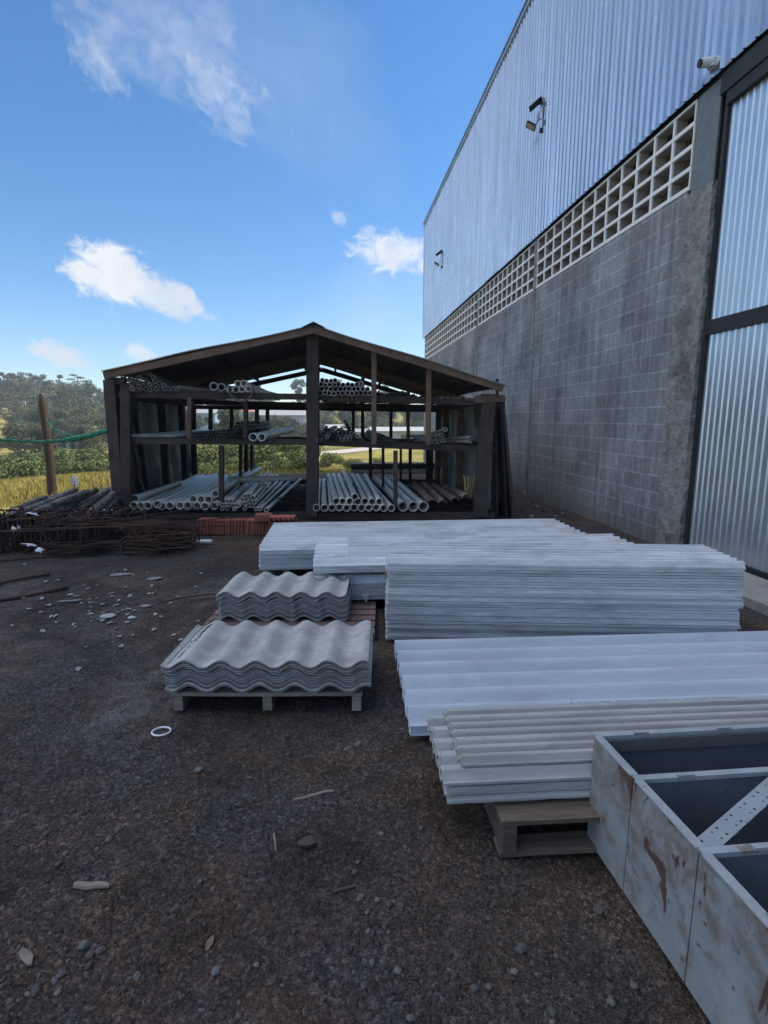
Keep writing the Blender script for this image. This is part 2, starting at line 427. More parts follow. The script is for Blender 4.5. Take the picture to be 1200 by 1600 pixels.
def ground_mat():
    m, nt, b = new_mat('yard_soil_and_grass')
    tc = N(nt, 'ShaderNodeTexCoord'); v = tc.outputs['Object']
    sp = N(nt, 'ShaderNodeSeparateXYZ'); nt.links.new(v, sp.inputs[0])
    n1 = noise_tex(nt, v, .55, 6, .65); n2 = noise_tex(nt, v, 3.5, 7, .7); n3 = noise_tex(nt, v, 28, 6, .75)
    soil = mix(nt, ramp(nt, n2, [(.3, 0.0), (.7, 1.0)]), (.046,.032,.026), (.130,.093,.075))
    # grey crushed stone worn into the soil
    gravel = mix(nt, ramp(nt, n3, [(.3, 0.0), (.7, 1.0)]), (.026,.026,.028), (.115,.112,.116))
    gmask = ramp(nt, noise_tex(nt, v, 1.1, 6, .7, .4), [(.46, 0.0), (.58, .85)])
    col = mix(nt, gmask, soil, gravel)
    pk = N(nt, 'ShaderNodeTexVoronoi'); setin(pk, Scale=85.0); nt.links.new(v, pk.inputs['Vector'])
    pk2 = N(nt, 'ShaderNodeTexVoronoi'); setin(pk2, Scale=210.0); nt.links.new(v, pk2.inputs['Vector'])
    sep = N(nt, 'ShaderNodeSeparateColor'); nt.links.new(pk.outputs['Color'], sep.inputs[0]); sep2 = N(nt, 'ShaderNodeSeparateColor'); nt.links.new(pk2.outputs['Color'], sep2.inputs[0])
    col = mix(nt, .8, col, ramp(nt, sep.outputs[0], [(.0, .5), (.7, 1.0), (1.0, 1.9)]), 'MULTIPLY')
    col = mix(nt, .8, col, ramp(nt, sep2.outputs[0], [(.0, .5), (.6, 1.0), (1.0, 1.8)]), 'MULTIPLY')
    # spilled cement dust near the tile stacks
    def blob(cx, cy, rx, ry):
        a = math_(nt, 'DIVIDE', math_(nt, 'SUBTRACT', sp.outputs['X'], cx), rx)
        c = math_(nt, 'DIVIDE', math_(nt, 'SUBTRACT', sp.outputs['Y'], cy), ry)
        d = math_(nt, 'ADD', math_(nt, 'MULTIPLY', a, a), math_(nt, 'MULTIPLY', c, c))
        return math_(nt, 'SUBTRACT', 1.0, d, True)
    pb = math_(nt, 'MAXIMUM', blob(-1.05, 2.85, .38, .6), math_(nt, 'MAXIMUM', blob(-.95, 4.4, .5, .6), math_(nt, 'MULTIPLY', blob(-2.6, 4.2, 1.6, 1.6), .6)))
    pm = math_(nt, 'MULTIPLY', pb, ramp(nt, noise_tex(nt, v, 5, 7, .75, .3), [(.42, 0.0), (.66, .6)]), True)
    col = mix(nt, pm, col, (.27,.255,.25))
    # damp dark patches of oil and water trodden into the soil
    dk = noise_tex(nt, v, .75, 5, .6, .8)
    col = mix(nt, ramp(nt, dk, [(.50, 0.0), (.64, .5)]), col, (.020,.016,.015))
    # small speckle of chips
    sp1 = ramp(nt, noise_tex(nt, v, 75, 2, .5), [(.70, 0.0), (.74, .7)])
    col = mix(nt, sp1, col, (.15,.145,.14))
    # reddish clay where the wheels broke the crust
    col = mix(nt, math_(nt, 'MULTIPLY', blob(-.15, 1.35, .7, .5), ramp(nt, n2, [(.45, 0.0), (.65, .6)]), True), col, (.085,.042,.03))
    # pasture away from the yard
    vn = noise_tex(nt, v, .12, 5, .65); gfine = noise_tex(nt, v, 1.6, 6, .75)
    grass = mix(nt, ramp(nt, vn, [(.35, 0.0), (.62, 1.0)]), (.13,.13,.025), (.40,.32,.09))
    grass = mix(nt, 1.0, grass, ramp(nt, gfine, [(.3, .55), (.7, 1.25)]), 'MULTIPLY')
    ex = math_(nt, 'MAXIMUM', math_(nt, 'SUBTRACT', -4.7, sp.outputs['X']), math_(nt, 'SUBTRACT', sp.outputs['Y'], 15.2))
    em = ramp(nt, math_(nt, 'ADD', math_(nt, 'MULTIPLY', ex, .5), math_(nt, 'SUBTRACT', n1, .5)), [(.0, 0.0), (.25, 1.0)])
    col = mix(nt, em, col, grass)
    nt.links.new(col, b.inputs['Base Color']); b.inputs['Roughness'].default_value = .95; b.inputs['Specular IOR Level'].default_value = .2
    vo = N(nt, 'ShaderNodeTexVoronoi'); setin(vo, Scale=38.0); nt.links.new(v, vo.inputs['Vector'])
    peb = ramp(nt, vo.outputs['Distance'], [(.0, 1.0), (.5, 0.0)])
    a = bump(nt, b, n3, .8, .014)
    a = bump(nt, b, peb, .4, .006, a)
    a = bump(nt, b, ramp(nt, pk.outputs['Distance'], [(.0, 1.0), (.6, 0.0)]), .6, .008, a)
    bump(nt, b, n2, .9, .06, a)
    return m
me = gm.mesh('ground', ground_mat(), True)
ground = bpy.data.objects.new('ground', me); COL.objects.link(ground); tag(ground, kind='structure')

# ------------------------------------------------------------------ warehouse
XW = 3.78
W = root('warehouse', (XW, 5.9, 0), 'large warehouse of grey concrete blocks with corrugated metal upper walls', 'warehouse')
YF, YN = 22.5, -14.0
ZG, ZS, ZT = 3.84, 4.73, 9.0
def boxp(name, a, b, mat, par=W, **k): return part(name, MB().box(a, b), mat, par, **k)
blk = MB()
for y0, y1 in ((5.86, 10.19), (10.32, 14.23), (14.36, YF)):
    blk.box((XW, y0, -.3), (XW+.19, y1, ZG))
part('block_wall', blk, M['blocks'], W)
for yc in (10.255, 14.295):
    m_ = MB().box((XW-.012, yc-.064, -.3), (XW+.19, yc+.064, ZS-.02)); part('pilaster', m_, M['concrete'], W)
# rough corner column, broken at its shoulders
cc = MB()
def colf(u, v):
    ang = u*4; z = -.3 + v*4.08
    a, k = int(ang) % 4, ang - int(ang)
    cs = [(XW-.03, 5.42), (XW+.07, 5.42), (XW+.07, 5.858), (XW-.03, 5.858)]
    p, q = cs[a], cs[(a+1) % 4]
    x = p[0]+(q[0]-p[0])*k; y = p[1]+(q[1]-p[1])*k
    n_ = mnoise.noise((x*9, y*9, z*4))*.022 + mnoise.noise((x*25, y*25, z*20))*.014
    top = sm(.955, 1.0, v)*.05
    bx, by = (XW+.02 - x), (5.64 - y); l = math.hypot(bx, by)
    return (x - bx/l*n_ + bx*top*3, y - by/l*n_ + by*top*1.2, z)
cc.grid(colf, 64, 170)
cc.add([colf(i/64, 1) for i in range(64)], [list(range(64))])
part('corner_column', cc, M['concrete'], W, smooth=True)
sc = MB()
sc.box((XW+.0, 5.46, 3.70), (XW+.02, 5.80, ZS-.03)); sc.box((XW+.02, 5.62, 3.70), (XW+.07, 5.64, ZS-.03)); sc.box((XW+.07, 5.46, 3.70), (XW+.09, 5.80, ZS-.03))
part('steel_column', sc, M['steel_paint'], W)
# breeze block vents: 0.4 x 0.2 m cells
def vent(y0, y1, n):
    rows = 4; zb, zt = ZG, ZS-.035; e = .019
    for nm, x0, x1, k, mt in (('breeze_block_vent', XW-.006, XW+.02, 0, 'cobogo'), ('vent_core', XW+.02, XW+.14, .003, 'cobogo_core')):
        g = MB()
        for r_ in range(rows+1):
            z = zb + (zt-zb)*r_/rows
            a, b = (z, z+.042) if r_ == 0 else (z-.02, z if r_ == rows else z+.02)
            g.box((x0, y0, a), (x1, y1, b-k))
        for c_ in range(n+1):
            y = y0 + (y1-y0)*c_/n
            for r_ in range(rows):
                za = zb + (zt-zb)*r_/rows + (.042 if r_ == 0 else .02); zc = zb + (zt-zb)*(r_+1)/rows - .02
                g.box((x0+.003, max(y0, y-e), za-k), (x1-.003, min(y1, y+e), zc))
        part(nm, g, M[mt], W)
vent(5.83, 10.19, 12); vent(10.32, 14.23, 12); vent(14.36, YF, 24)
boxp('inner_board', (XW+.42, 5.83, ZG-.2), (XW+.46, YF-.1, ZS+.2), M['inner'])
# corrugated upper cladding
def trap_sheet(mb, x, y0, y1, z0, z1, pitch, depth, top=.35, slope=.12, t=.004, phase=0):
    n = int(round((y1-y0)/pitch)); p = (y1-y0)/n; prof = []
    for i in range(n):
        b = y0 + i*p; w_ = (1-top)/2
        prof += [(b, 0), (b + p*(w_-slope/2), 0), (b + p*(w_+slope/2), depth), (b + p*(1-w_-slope/2), depth), (b + p*(1-w_+slope/2), 0)]
    prof.append((y1, 0)); o = len(mb.v)
    for y, d in prof:
        mb.v += [Vector((x-d, y, z0)), Vector((x-d, y, z1)), Vector((x-d+t, y, z0)), Vector((x-d+t, y, z1))]
    for i in range(len(prof)-1):
        a, b = o+i*4, o+i*4+4
        for q in ((a, b, b+1, a+1), (a+3, b+3, b+2, a+2), (a, a+2, b+2, b), (a+1, b+1, b+3, a+3)):
            mb.f.append(list(q)); mb.mi.append(mb.cur)
    for a, rev in ((o, False), (o+(len(prof)-1)*4, True)):
        q = [a, a+1, a+3, a+2]; mb.f.append(q[::-1] if rev else q); mb.mi.append(mb.cur)
    return mb
Ys = YF
k_ = 0; y_ = -14.0; lapw = .006
sd = MB(); widths = .98
while y_ < YF - .01:         # separate sheets, lapped so each seam shows
    y2 = min(YF, y_ + widths)
    trap_sheet(sd, XW-.042 - .007*(k_ % 2), y_, y2 + (.02 if y2 < YF else 0), ZS + rnd.uniform(-.006, .006), ZT-.0, .14, .034, .12, .13)
    y_ = y2; k_ += 1
part('metal_siding', sd, M['siding'], W)
boxp('corner_flashing', (XW-.085, YF+.022, ZS), (XW+.06, YF+.03, ZT+.02), M['siding'])
boxp('eave_flashing', (XW-.10, YN, ZT-.05), (XW+.10, YF+.045, ZT+.045), M['siding'])
boxp('girt_beam', (XW+.02, YN, ZS-.03), (XW+.2, YF-.05, ZS+.12), M['dark_steel'])
rf = MB()
rf.hexa([(XW-.12, YN-.1, ZT+.05), (16, YN-.1, ZT+1.3), (16, YF+.1, ZT+1.3), (XW-.12, YF+.1, ZT+.05), (XW-.12, YN-.1, ZT+.09), (16, YN-.1, ZT+1.36), (16, YF+.1, ZT+1.36), (XW-.12, YF+.1, ZT+.09)])
rf.hexa([(16, YN-.1, ZT+1.3), (28.3, YN-.1, ZT+.05), (28.3, YF+.1, ZT+.05), (16, YF+.1, ZT+1.3), (16, YN-.1, ZT+1.36), (28.3, YN-.1, ZT+.09), (28.3, YF+.1, ZT+.09), (16, YF+.1, ZT+1.36)])
part('roof', rf, M['siding'], W)
def gable(y0, y1):
    g = MB(); p = [(XW+.2, -.3), (28.1, -.3), (28.1, ZT), (16, ZT+1.28), (XW+.2, ZT)]
    g.add([(x, y0, z) for x, z in p] + [(x, y1, z) for x, z in p], [[0,1,2,3,4], [9,8,7,6,5]] + [[i, i+5, (i+1)%5+5, (i+1)%5] for i in range(5)])
    return g
part('end_wall', gable(YF-.2, YF-.002), M['wall_plain'], W)
part('end_wall', gable(YN, YN+.2), M['wall_plain'], W)
boxp('side_wall', (28.1, YN, -.3), (28.3, YF, ZT), M['wall_plain'])
# sliding door in the near bay, set a little back
XD = XW + .045
D_ = part('sliding_door', trap_sheet(MB(), XD, -2.0, 5.36, 2.44, 4.50, .082, .011, .22, .16), M['door_metal'], W)
part('door_sheet', trap_sheet(MB(), XD, -2.0, 5.36, .11, 2.30, .082, .011, .22, .16), M['door_metal'], D_)
dfm = MB()
dfm.box((XD-.035, -2.0, 2.30), (XD+.04, 5.385, 2.44)); dfm.box((XD-.03, 5.365, .08), (XD+.04, 5.405, 4.47)); dfm.box((XD-.03, -2.0, .03), (XD+.04, 5.36, .11))
part('door_frame', dfm, M['dark_steel'], D_)
boxp('door_header', (XW-.03, -2.2, 4.52), (XW+.30, 5.44, ZS-.03), M['dark_steel'])
boxp('near_wall', (XW, YN, -.3), (XW+.19, -2.0, ZS), M['blocks'])
boxp('inner_wall', (XW+1.4, -2.4, -.2), (XW+1.5, 5.85, ZS), M['dark_steel'])
boxp('door_track', (XW-.015, -2.0, 4.40), (XW+.12, 5.36, 4.515), M['dark_steel'])

pv = MB()
def pvf(u, v):
    x = 3.22 + u*.52; y = -3 + v*8.38
    return (x, y, .075 + .01*mnoise.noise((x*2, y*2, 0)) )
pv.slab(pvf, 6, 90, .16)
o = thing('pavement', pv, M['apron'], kind='structure')

# floodlights on the cladding (solar panel on an arm, lamp head, sensor)
def floodlight(y, z, s, label):
    r_ = root('solar_floodlight', (XW-.07, y, z), label, 'floodlight', 'solar floodlights on the warehouse cladding')
    x = XW-.07
    a = MB(); a.tube([(x, y, z-.10), (x, y, z+.62)], .02, 8); a.box((x, y-.04, z-.02), (x+.03, y+.04, z+.1)); a.box((x, y-.04, z+.42), (x+.03, y+.04, z+.52)); part('pole', a, M['steel_paint'], r_)
    b = MB(); b.bar((x-.02, y+.10, z+.66), (x-.30, y+.24, z+.45), .22, .025, Vector((-.3, .2, .8))); p_ = part('solar_panel', b, M['black'], r_)
    c = MB(); c.tube([(x, y, z+.50), (x-.2, y+.13, z+.5)], .013, 6); c.tube([(x, y, z+.62), (x-.1, y+.1, z+.62)], .013, 6); part('panel_bracket', c, M['dark_steel'], r_)
    d = MB(); cen = Vector((x-.27, y+.15, z+.02)); nrm = Vector((-.55, -.1, -.85)).normalized()
    ax = Vector((.75, -.25, -.45)); ax = (ax - nrm*ax.dot(nrm)).normalized()
    d.bar(cen-ax*.13, cen+ax*.13, .21, .045, nrm); L_ = part('lamp_head', d, M['dark_steel'], r_)
    e = MB(); q = cen+nrm*.026; e.bar(q-ax*.105, q+ax*.105, .16, .008, nrm); part('lens', e, M['lens'], L_)
    f = MB(); f.tube([(x, y, z+.15), (x-.1, y+.05, z+.13), (x-.16, y+.09, z+.05)], .012, 6); f.tube([(x-.01, y-.05, z+.40), (x-.015, y-.06, z+.30), (x-.01, y-.03, z+.18)], .008, 6); part('cable', f, M['dark_steel'], r_)
    g = MB(); g.box((x-.075, y-.035, z-.20), (x-.005, y+.035, z-.10)); part('sensor', g, M['black'], r_)
    r_.scale = (.66, .66, .66)
    return r_
M['lens'] = surf('dusty_lamp_glass', (.40,.37,.30), (.5,.46,.38), 6, rough=.3, vary=0)
floodlight(10.02, 6.50, 1, 'solar floodlight on the metal cladding nearer the corner column')
floodlight(18.7, 6.55, 1, 'small solar floodlight on the far end of the metal cladding')
# security camera at the bottom edge of the cladding
cm = root('security_camera', (XW-.06, 5.5, 4.80), 'white bullet security camera above the corner column', 'camera')
p0 = Vector((XW-.09, 5.50, 4.84)); dv = Vector((-.80, .05, -.10)).normalized()
part('bracket', MB().tube([(XW-.05, 5.46, 4.81), p0], .03, 12).tube([p0-Vector((0,0,.05)), p0+Vector((0,0,.02))], .045, 12), M['white_plastic'], cm, True)
part('camera_body', MB().tube([p0-dv*.06, p0+dv*.12], .042, 16), M['white_plastic'], cm, True)
part('lens', MB().tube([p0+dv*.12, p0+dv*.135], .036, 16), M['black'], cm)

# ------------------------------------------------------------------ shed
DS = 7.85; DM = 9.9; DR = 11.9
SH = root('pipe_shed', FD(480, 808, 9.5) * 1, 'open dark timber shed with pitched roof and shelves of pipes', 'shed')
SH.location.z = 0
seed = [0]
def timber(name, a, b, w, t, mat='wood_dark', D=DS, D2=None, n=10, j=.006, side=None):
    seed[0] += 1
    A = FD(*a, D) if len(a) == 2 else Vector(a); B = FD(*b, D2 or D) if len(b) == 2 else Vector(b)
    return part(name, MB().rough_bar(A, B, w, t, side or (VAX if abs((B-A).normalized().dot(VAX)) < .9 else UAX), n, j, seed[0]), M[mat], SH)
# front frame
timber('post', (198, 600), (200, 806), .135, .13)
timber('post', (489.5, 512), (487.5, 806), .165, .16, D=DS-.02)
timber('post', (763, 616), (750, 806), .195, .15, D=DS-.0)
for a, b, w, m_ in (((297, 621), (296.5, 684), .06, 'wood_brown'), ((346, 696), (346, 782), .065, 'wood_dark'), ((384, 622), (383, 684), .055, 'wood_dark'),
                 ((584.5, 546), (584.5, 694), .07, 'wood_brown'), ((670, 577), (669.5, 695), .072, 'wood_brown'), ((618, 704), (618, 792), .06, 'wood_dark')):
    timber('post', a, b, w, .06, m_, D=DS-.07)
timber('shelf_beam', (185, 617), (480, 620), .085, .07, D=DS+.05); timber('shelf_beam', (498, 620.5), (770, 628.5), .095, .07, D=DS+.05)
timber('shelf_beam', (176, 688.5), (480, 690.5), .085, .08, D=DS+.05); timber('shelf_beam', (498, 691), (777, 702), .09, .08, D=DS+.05)
timber('base_beam', (196, 806.5), (490, 807), .125, .12, D=DS+.04); timber('base_beam', (492, 807), (772, 808), .13, .12, D=DS+.04)
timber('beam_stub', (742, 624), (787, 622.5), .10, .08, 'wood_brown', D=DS-.05); timber('beam_stub', (166, 594), (196, 596), .09, .08, D=DS+.02)
# front rafters (barge boards), mid and rear rafters
FRD = DS-.22
timber('rafter', (163, 587), (490, 515.5), .095, .05, 'wood_brown', D=FRD); timber('rafter', (490, 515.5), (786, 606.5), .095, .05, 'wood_brown', D=FRD)
pkF, lF, rF = FD(490, 509.5, FRD-.05), FD(158, 581.5, FRD-.05), FD(791, 604, FRD-.05)
back = Vector((0, 5.2, 0))
def rslope(p, k): return p + Vector((0, k*5.2, 0))
for k, nm, mt in ((.42, 'rafter', 'wood_brown'), (.97, 'rafter', 'wood_dark')):
    dz = Vector((0, 0, -.12))
    for e in (lF, rF):
        timber(nm, tuple(rslope(pkF, k)+dz), tuple(rslope(e.lerp(pkF, .03), k)+dz), .10, .05, mt)
for e in (lF, rF):
    for q in (.12, .5, .86):
        s0 = pkF.lerp(e, q) + Vector((0, .15, -.045)); s1 = s0 + Vector((0, 4.95, 0))
        timber('purlin', tuple(s0), tuple(s1), .05, .05, 'wood_dark', side=UAX)
def roof_half(e, up):
    g = MB(); nrm = 26
    def fn(u, v):
        p = pkF.lerp(e, v) + Vector((0, u*5.2, 0))
        w_ = .018*math.sin(u*5.2/.177*2*math.pi)
        rag = .035*mnoise.noise((v*14, 3, 1)) if u == 0 else 0
        return p + Vector((0, rag, w_ + .014 + .025*mnoise.noise((u*3, v*2.5, 2))))
    g.slab(fn, 240, 14, .008)
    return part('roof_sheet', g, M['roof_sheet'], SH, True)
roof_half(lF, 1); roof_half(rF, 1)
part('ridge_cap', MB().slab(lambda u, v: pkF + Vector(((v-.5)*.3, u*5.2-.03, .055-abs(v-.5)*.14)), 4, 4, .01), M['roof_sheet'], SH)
# inner and rear frame
for x in (401.5, 567, 638): timber('post', (x, 628 if x == 401.5 else (590 if x == 567 else 600)), (x, 690), .065, .07, 'wood_brown' if x > 600 else 'wood_dark', D=DM)
for x in (376, 598.5): timber('post', (x, 690), (x, 762), .05, .07, D=DM)
for x, w in ((303, .08), (329, .075), (362, .065), (418, .07), (484, .14), (552, .065), (611, .07)): timber('post', (x, 636 if x != 484 else 570), (x, 690), w, .07, D=DR)
for x, w in ((384.5, .07), (393.5, .05), (486, .14), (579, .07), (626, .05), (641, .07), (671, .16)): timber('post', (x, 686), (x, 751), w, .08, D=DR)
timber('shelf_beam', (250, 627), (716, 637), .08, .07, D=DM); timber('shelf_beam', (300, 636), (686, 641), .085, .07, D=DR)
timber('shelf_beam', (240, 687), (716, 693.5), .07, .07, D=DM); timber('shelf_beam', (300, 683), (686, 689), .07, .07, D=DR)
timber('floor_beam', (250, 769), (716, 769), .10, .1, D=DM); timber('floor_beam', (302, 752.5), (686, 752.5), .10, .1, D=DR)
LW = FD(188, 800, DS); LW.z = 0; RW = FD(770, 800, DS+.1); RW.z = 0
for k in (2.0, 3.3, 4.1):
    timber('post', (LW.x+.08, LW.y+k, 0), (LW.x+.08, LW.y+k, 2.02), .11, .11, side=YAX)
    timber('post', (RW.x-.05, RW.y+k, 0), (RW.x-.05, RW.y+k, 1.86), .12, .11, 'wood_brown', side=YAX)
for zz in (1.12, 1.78):
    timber('side_rail', (LW.x+.02, LW.y+.1, zz), (LW.x+.02, LW.y+4.2, zz), .08, .04, side=UAX); timber('side_rail', (RW.x+.0, RW.y+.1, zz-.06), (RW.x, RW.y+4.1, zz-.06), .08, .04, side=UAX)
def tarp(x, y0, y1, z0, z1, s, mat, lean=0):
    g = MB()
    def fn(u, v):
        y = y0+(y1-y0)*u; z = z0+(z1-z0)*v
        f = .035*math.sin(u*11+s+v*3) + .02*math.sin(u*29+v*9+s) + .05*mnoise.noise((u*2.5, v*2, s)) + .015*math.sin((u*6-v*7)*3)
        return (x + f*(.3+.7*(1-v)) - lean*(1-v), y, z)
    g.slab(fn, 60, 30, .006, Vector((1, 0, 0)))
    return part('side_tarp', g, M[mat], SH, True)
tarp(LW.x-.01, LW.y-.02, LW.y+1.0, .06, 2.02, 1.0, 'tarp_black', -.12)
tarp(LW.x-.05, LW.y+.6, LW.y+4.2, .1, 1.95, 2.2, 'tarp')
tarp(RW.x+.05, RW.y+.1, RW.y+4.2, .1, 1.78, 4.1, 'tarp')
timber('outer_post', (172, 594), (189, 806), .16, .1, 'wood_dark', D=DS+.02)
timber('outer_post', (782, 620), (772, 806), .12, .1, 'wood_dark', D=DS+.25)

# ------------------------------------------------------------------ pipes
def pipe_mesh(name, r, L, mat, bell=True, n=18, wall=.1):
    ri = r*(1-wall)
    if bell:
        prof = [(0, r), (.11, r), (.15, r*.93), (L, r*.93), (L, ri*.9), (.13, ri*.9), (.10, ri), (0, ri)]
    else:
        prof = [(0, r), (L*.5, r), (L, r), (L, ri), (L*.5, ri), (0, ri)]
    me = MB().hollow(prof, n).mesh(name, M[mat], True); autosmooth(me); return me
PROTO = {}
def pipe(fp, D, r, L, mat, label, group, to=None, D2=DR, yaw=0.0, bell=True, name='pipe', pitch=0.0):
    key = (round(r, 4), L, mat, bell)
    if key not in PROTO:
        me = pipe_mesh(name, r, L, mat, bell, 18, {'pvc': .15, 'pvc_white': .15}.get(mat, .26)); src = bpy.data.objects.new(name, me); PROTO[key] = src; o = src; COL.objects.link(o)
    else:
        o = PROTO[key].copy(); COL.objects.link(o)
    A = FD(*fp, D)
    if to is not None: d = (FD(*to, D2) - A).normalized()
    else: d = Vector((math.sin(yaw), math.cos(yaw)*math.cos(pitch), math.sin(pitch)))
    q = Vector((0, 1, 0)).rotation_difference(d)
    o.location = A; o.rotation_mode = 'QUATERNION'; o.rotation_quaternion = q @ Matrix.Rotation(rnd.uniform(0, 6.28), 3, 'Y').to_quaternion()
    o.rotation_mode = 'XYZ' if False else 'QUATERNION'
    return tag(o, label, 'pipe', group)
PM = DS / 840.0                    # metres per photo pixel at the shed front
g1 = 'wide pale grey pipes on the shed floor at the left'
lb = 'wide pale grey pipe of the bottom floor layer at the left end of the shed'
bot = [208.7, 220, 230.5, 246, 252.5, 265, 280.7, 292.7, 307.7, 320, 334]
for i, x in enumerate(bot):
    pipe((x, 790 + (-2 if x == 246 else rnd.uniform(-.5, 1))), DS-.05-rnd.uniform(0, .05), 6.1*PM, 4.1, 'pvc', lb, g1, yaw=R(.3*i-1.0+rnd.uniform(-.4,.4)))
for x, y in ((301.7, 780), (313.7, 780.5), (325, 781)):
    pipe((x, y), DS, 6.1*PM, 4.1, 'pvc', 'wide pale grey pipe in the second layer left of the thin shed post', 'second layer of wide pipes at the left', yaw=R(1.2+rnd.uniform(-.4,.4)))
pipe((336, 771.5), DS+.1, 6.1*PM, 4.1, 'pvc', 'wide pale pipe on top of the left heap just beside the thin post', None, yaw=R(1.6))
pipe((211, 779), DS, 6.2*PM, 1.95, 'pvc', 'short grey pipe lying alone on top at the far left of the shed floor', None, yaw=R(3.2))
pipe((356, 749.5), DM-.25, 6.1*PM, 1.2, 'pvc', 'short grey pipe lying crosswise behind the thin post', None, yaw=R(83))
lm = 'thin pale conduit in the heap between the thin post and the centre post'
for i, (x, y, tx) in enumerate([(347, 795, 395), (355, 795, 405), (366, 795.5, 420), (382, 795, 432), (347, 789, 392), (352.5, 789, 398), (357.5, 789, 404), (363.5, 790, 410), (369, 789.5, 415), (373, 790.5, 420),
        (388, 790, 436), (394, 790.5, 440), (349, 783.5, 390), (354.5, 783.5, 396), (360.5, 783.5, 402), (382, 787, 424), (390.5, 783.5, 426), (397, 784.5, 428), (378.5, 780, 419), (385, 780.5, 421), (394.5, 777.5, 425), (382, 775, 418), (388.5, 774.5, 422), (400, 795.5, 446), (406, 795.5, 455)]):
    pipe((x, y), DS-.02-rnd.uniform(0, .05), 3.1*PM, 3.9, 'pvc', lm, 'thin pale conduits on the shed floor', to=(tx+rnd.uniform(-3, 3), 743+rnd.uniform(-3, 3)-(796-y)*.25), n=12) if False else \
    pipe((x, y), DS-.02-rnd.uniform(0, .05), 3.1*PM, 3.9, 'pvc', lm, 'thin pale conduits on the shed floor', to=(tx+rnd.uniform(-3, 3), 744+rnd.uniform(-2, 3)-(796-y)*.25))
pipe((416, 797), DS-.08, 3.7*PM, 3.9, 'pvc_white', 'pale bent conduit at the right edge of the thin heap', None, to=(472, 747))
lr = 'pale grey pipe in the bottom layer right of the centre post'
for i, x in enumerate([494.5, 507, 518.7, 530.3, 542, 553.5, 565, 576.5, 588.3, 599.7, 611.7]):
    pipe((x, 793.5 + rnd.uniform(-.5, .8)), DS-.12-rnd.uniform(0, .05), 5.6*PM, 4.1, 'pvc', lr, 'bottom layer of pipes right of the centre post', to=(499+i*7.4, 750))
for x, y, tx in ((525.5, 783.5, 513), (535.5, 783.5, 521), (546.5, 783.5, 529), (559.5, 784, 540), (570.5, 783.5, 551), (581.7, 784, 558), (593, 784, 571)):
    pipe((x, y), DS-.08-rnd.uniform(0, .05), 5.5*PM, 4.1, 'pvc', 'pale grey pipe in the second layer right of the centre post', 'second layer of pipes right of the centre post', to=(tx, 742))
pipe((554.7, 776.5), DS-.1, 5.3*PM, 4.0, 'pvc', 'single grey pipe on the very top of the heap right of the centre post', None, to=(537, 736))
for x, tx, l_ in ((630, 586, 'leftmost of the three widest pipes with the thin post in front'), (646, 600, 'middle one of the three widest pipes on the shed floor'), (662, 612, 'rightmost of the three widest pipes beside the clay tiles')):
    pipe((x, 791.5), DS-.05, 8.2*PM, 4.0, 'pvc', l_, 'three widest pipes on the shed floor', to=(tx, 748))
# lower shelf
ld = 'dark pipe in the low row on the middle shelf left of the centre post'
for r_ in range(2):
    for i in range(16 if r_ == 0 else 13):
        x = 299.5 + i*5.3 + r_*2.6
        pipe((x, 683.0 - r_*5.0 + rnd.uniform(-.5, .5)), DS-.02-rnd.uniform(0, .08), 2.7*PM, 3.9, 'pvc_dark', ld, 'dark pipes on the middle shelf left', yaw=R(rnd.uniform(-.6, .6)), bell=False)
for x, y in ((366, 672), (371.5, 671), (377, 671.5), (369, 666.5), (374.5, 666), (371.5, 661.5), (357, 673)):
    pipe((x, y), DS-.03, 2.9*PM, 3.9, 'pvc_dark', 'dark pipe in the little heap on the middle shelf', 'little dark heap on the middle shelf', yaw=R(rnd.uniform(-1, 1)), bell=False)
pipe((395, 683), DS-.12, 6.2*PM, 3.6, 'pvc_white', 'left one of the two white pipes on the middle shelf', 'two white pipes on the middle shelf', to=(446, 671.5), D2=DR-.3)
pipe((408.5, 683), DS-.12, 6.2*PM, 3.6, 'pvc_white', 'right one of the two white pipes on the middle shelf', 'two white pipes on the middle shelf', to=(458, 671.5), D2=DR-.3)
for i in range(14):
    x = 202 + i*5.6
    pipe((x, 681.5+rnd.uniform(-.7, .4)), DS-.02, 2.0*PM, 3.9, 'pvc_white' if i % 3 else 'pvc', 'thin white conduit lying flat on the middle shelf at the left end', 'thin white conduits on the middle shelf', yaw=R(rnd.uniform(-.5, .5)), bell=False)
pile = [(494+i*5.9+rnd.uniform(-.6,.6), 687-r_*4.8+rnd.uniform(-.7,.7)) for r_ in range(4) for i in range([13, 12, 8, 3][r_])]
pile = [(x + (14 if y < 680 else 0), y) for x, y in pile]
for x, y in pile:
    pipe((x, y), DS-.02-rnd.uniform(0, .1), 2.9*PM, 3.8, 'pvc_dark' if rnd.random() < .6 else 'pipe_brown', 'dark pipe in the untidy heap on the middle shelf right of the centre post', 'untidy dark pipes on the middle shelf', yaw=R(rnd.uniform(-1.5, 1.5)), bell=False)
pipe((539, 658), DS+.1, 2.9*PM, 1.2, 'pipe_brown', 'dark pipe tilted up out of the heap on the middle shelf', None, to=(551, 680), D2=DS+1.0, bell=False)
for r_ in range(3):
    for i in range([7, 5, 2][r_]):
        pipe((589+i*5+r_*2.5, 690.5-r_*4.5), DS-.03, 2.5*PM, 3.7, 'pvc_dark', 'small dark pipe on the middle shelf between the two brown posts', 'small dark pipes between the brown posts', yaw=R(rnd.uniform(-1.5, 1.5)), bell=False)
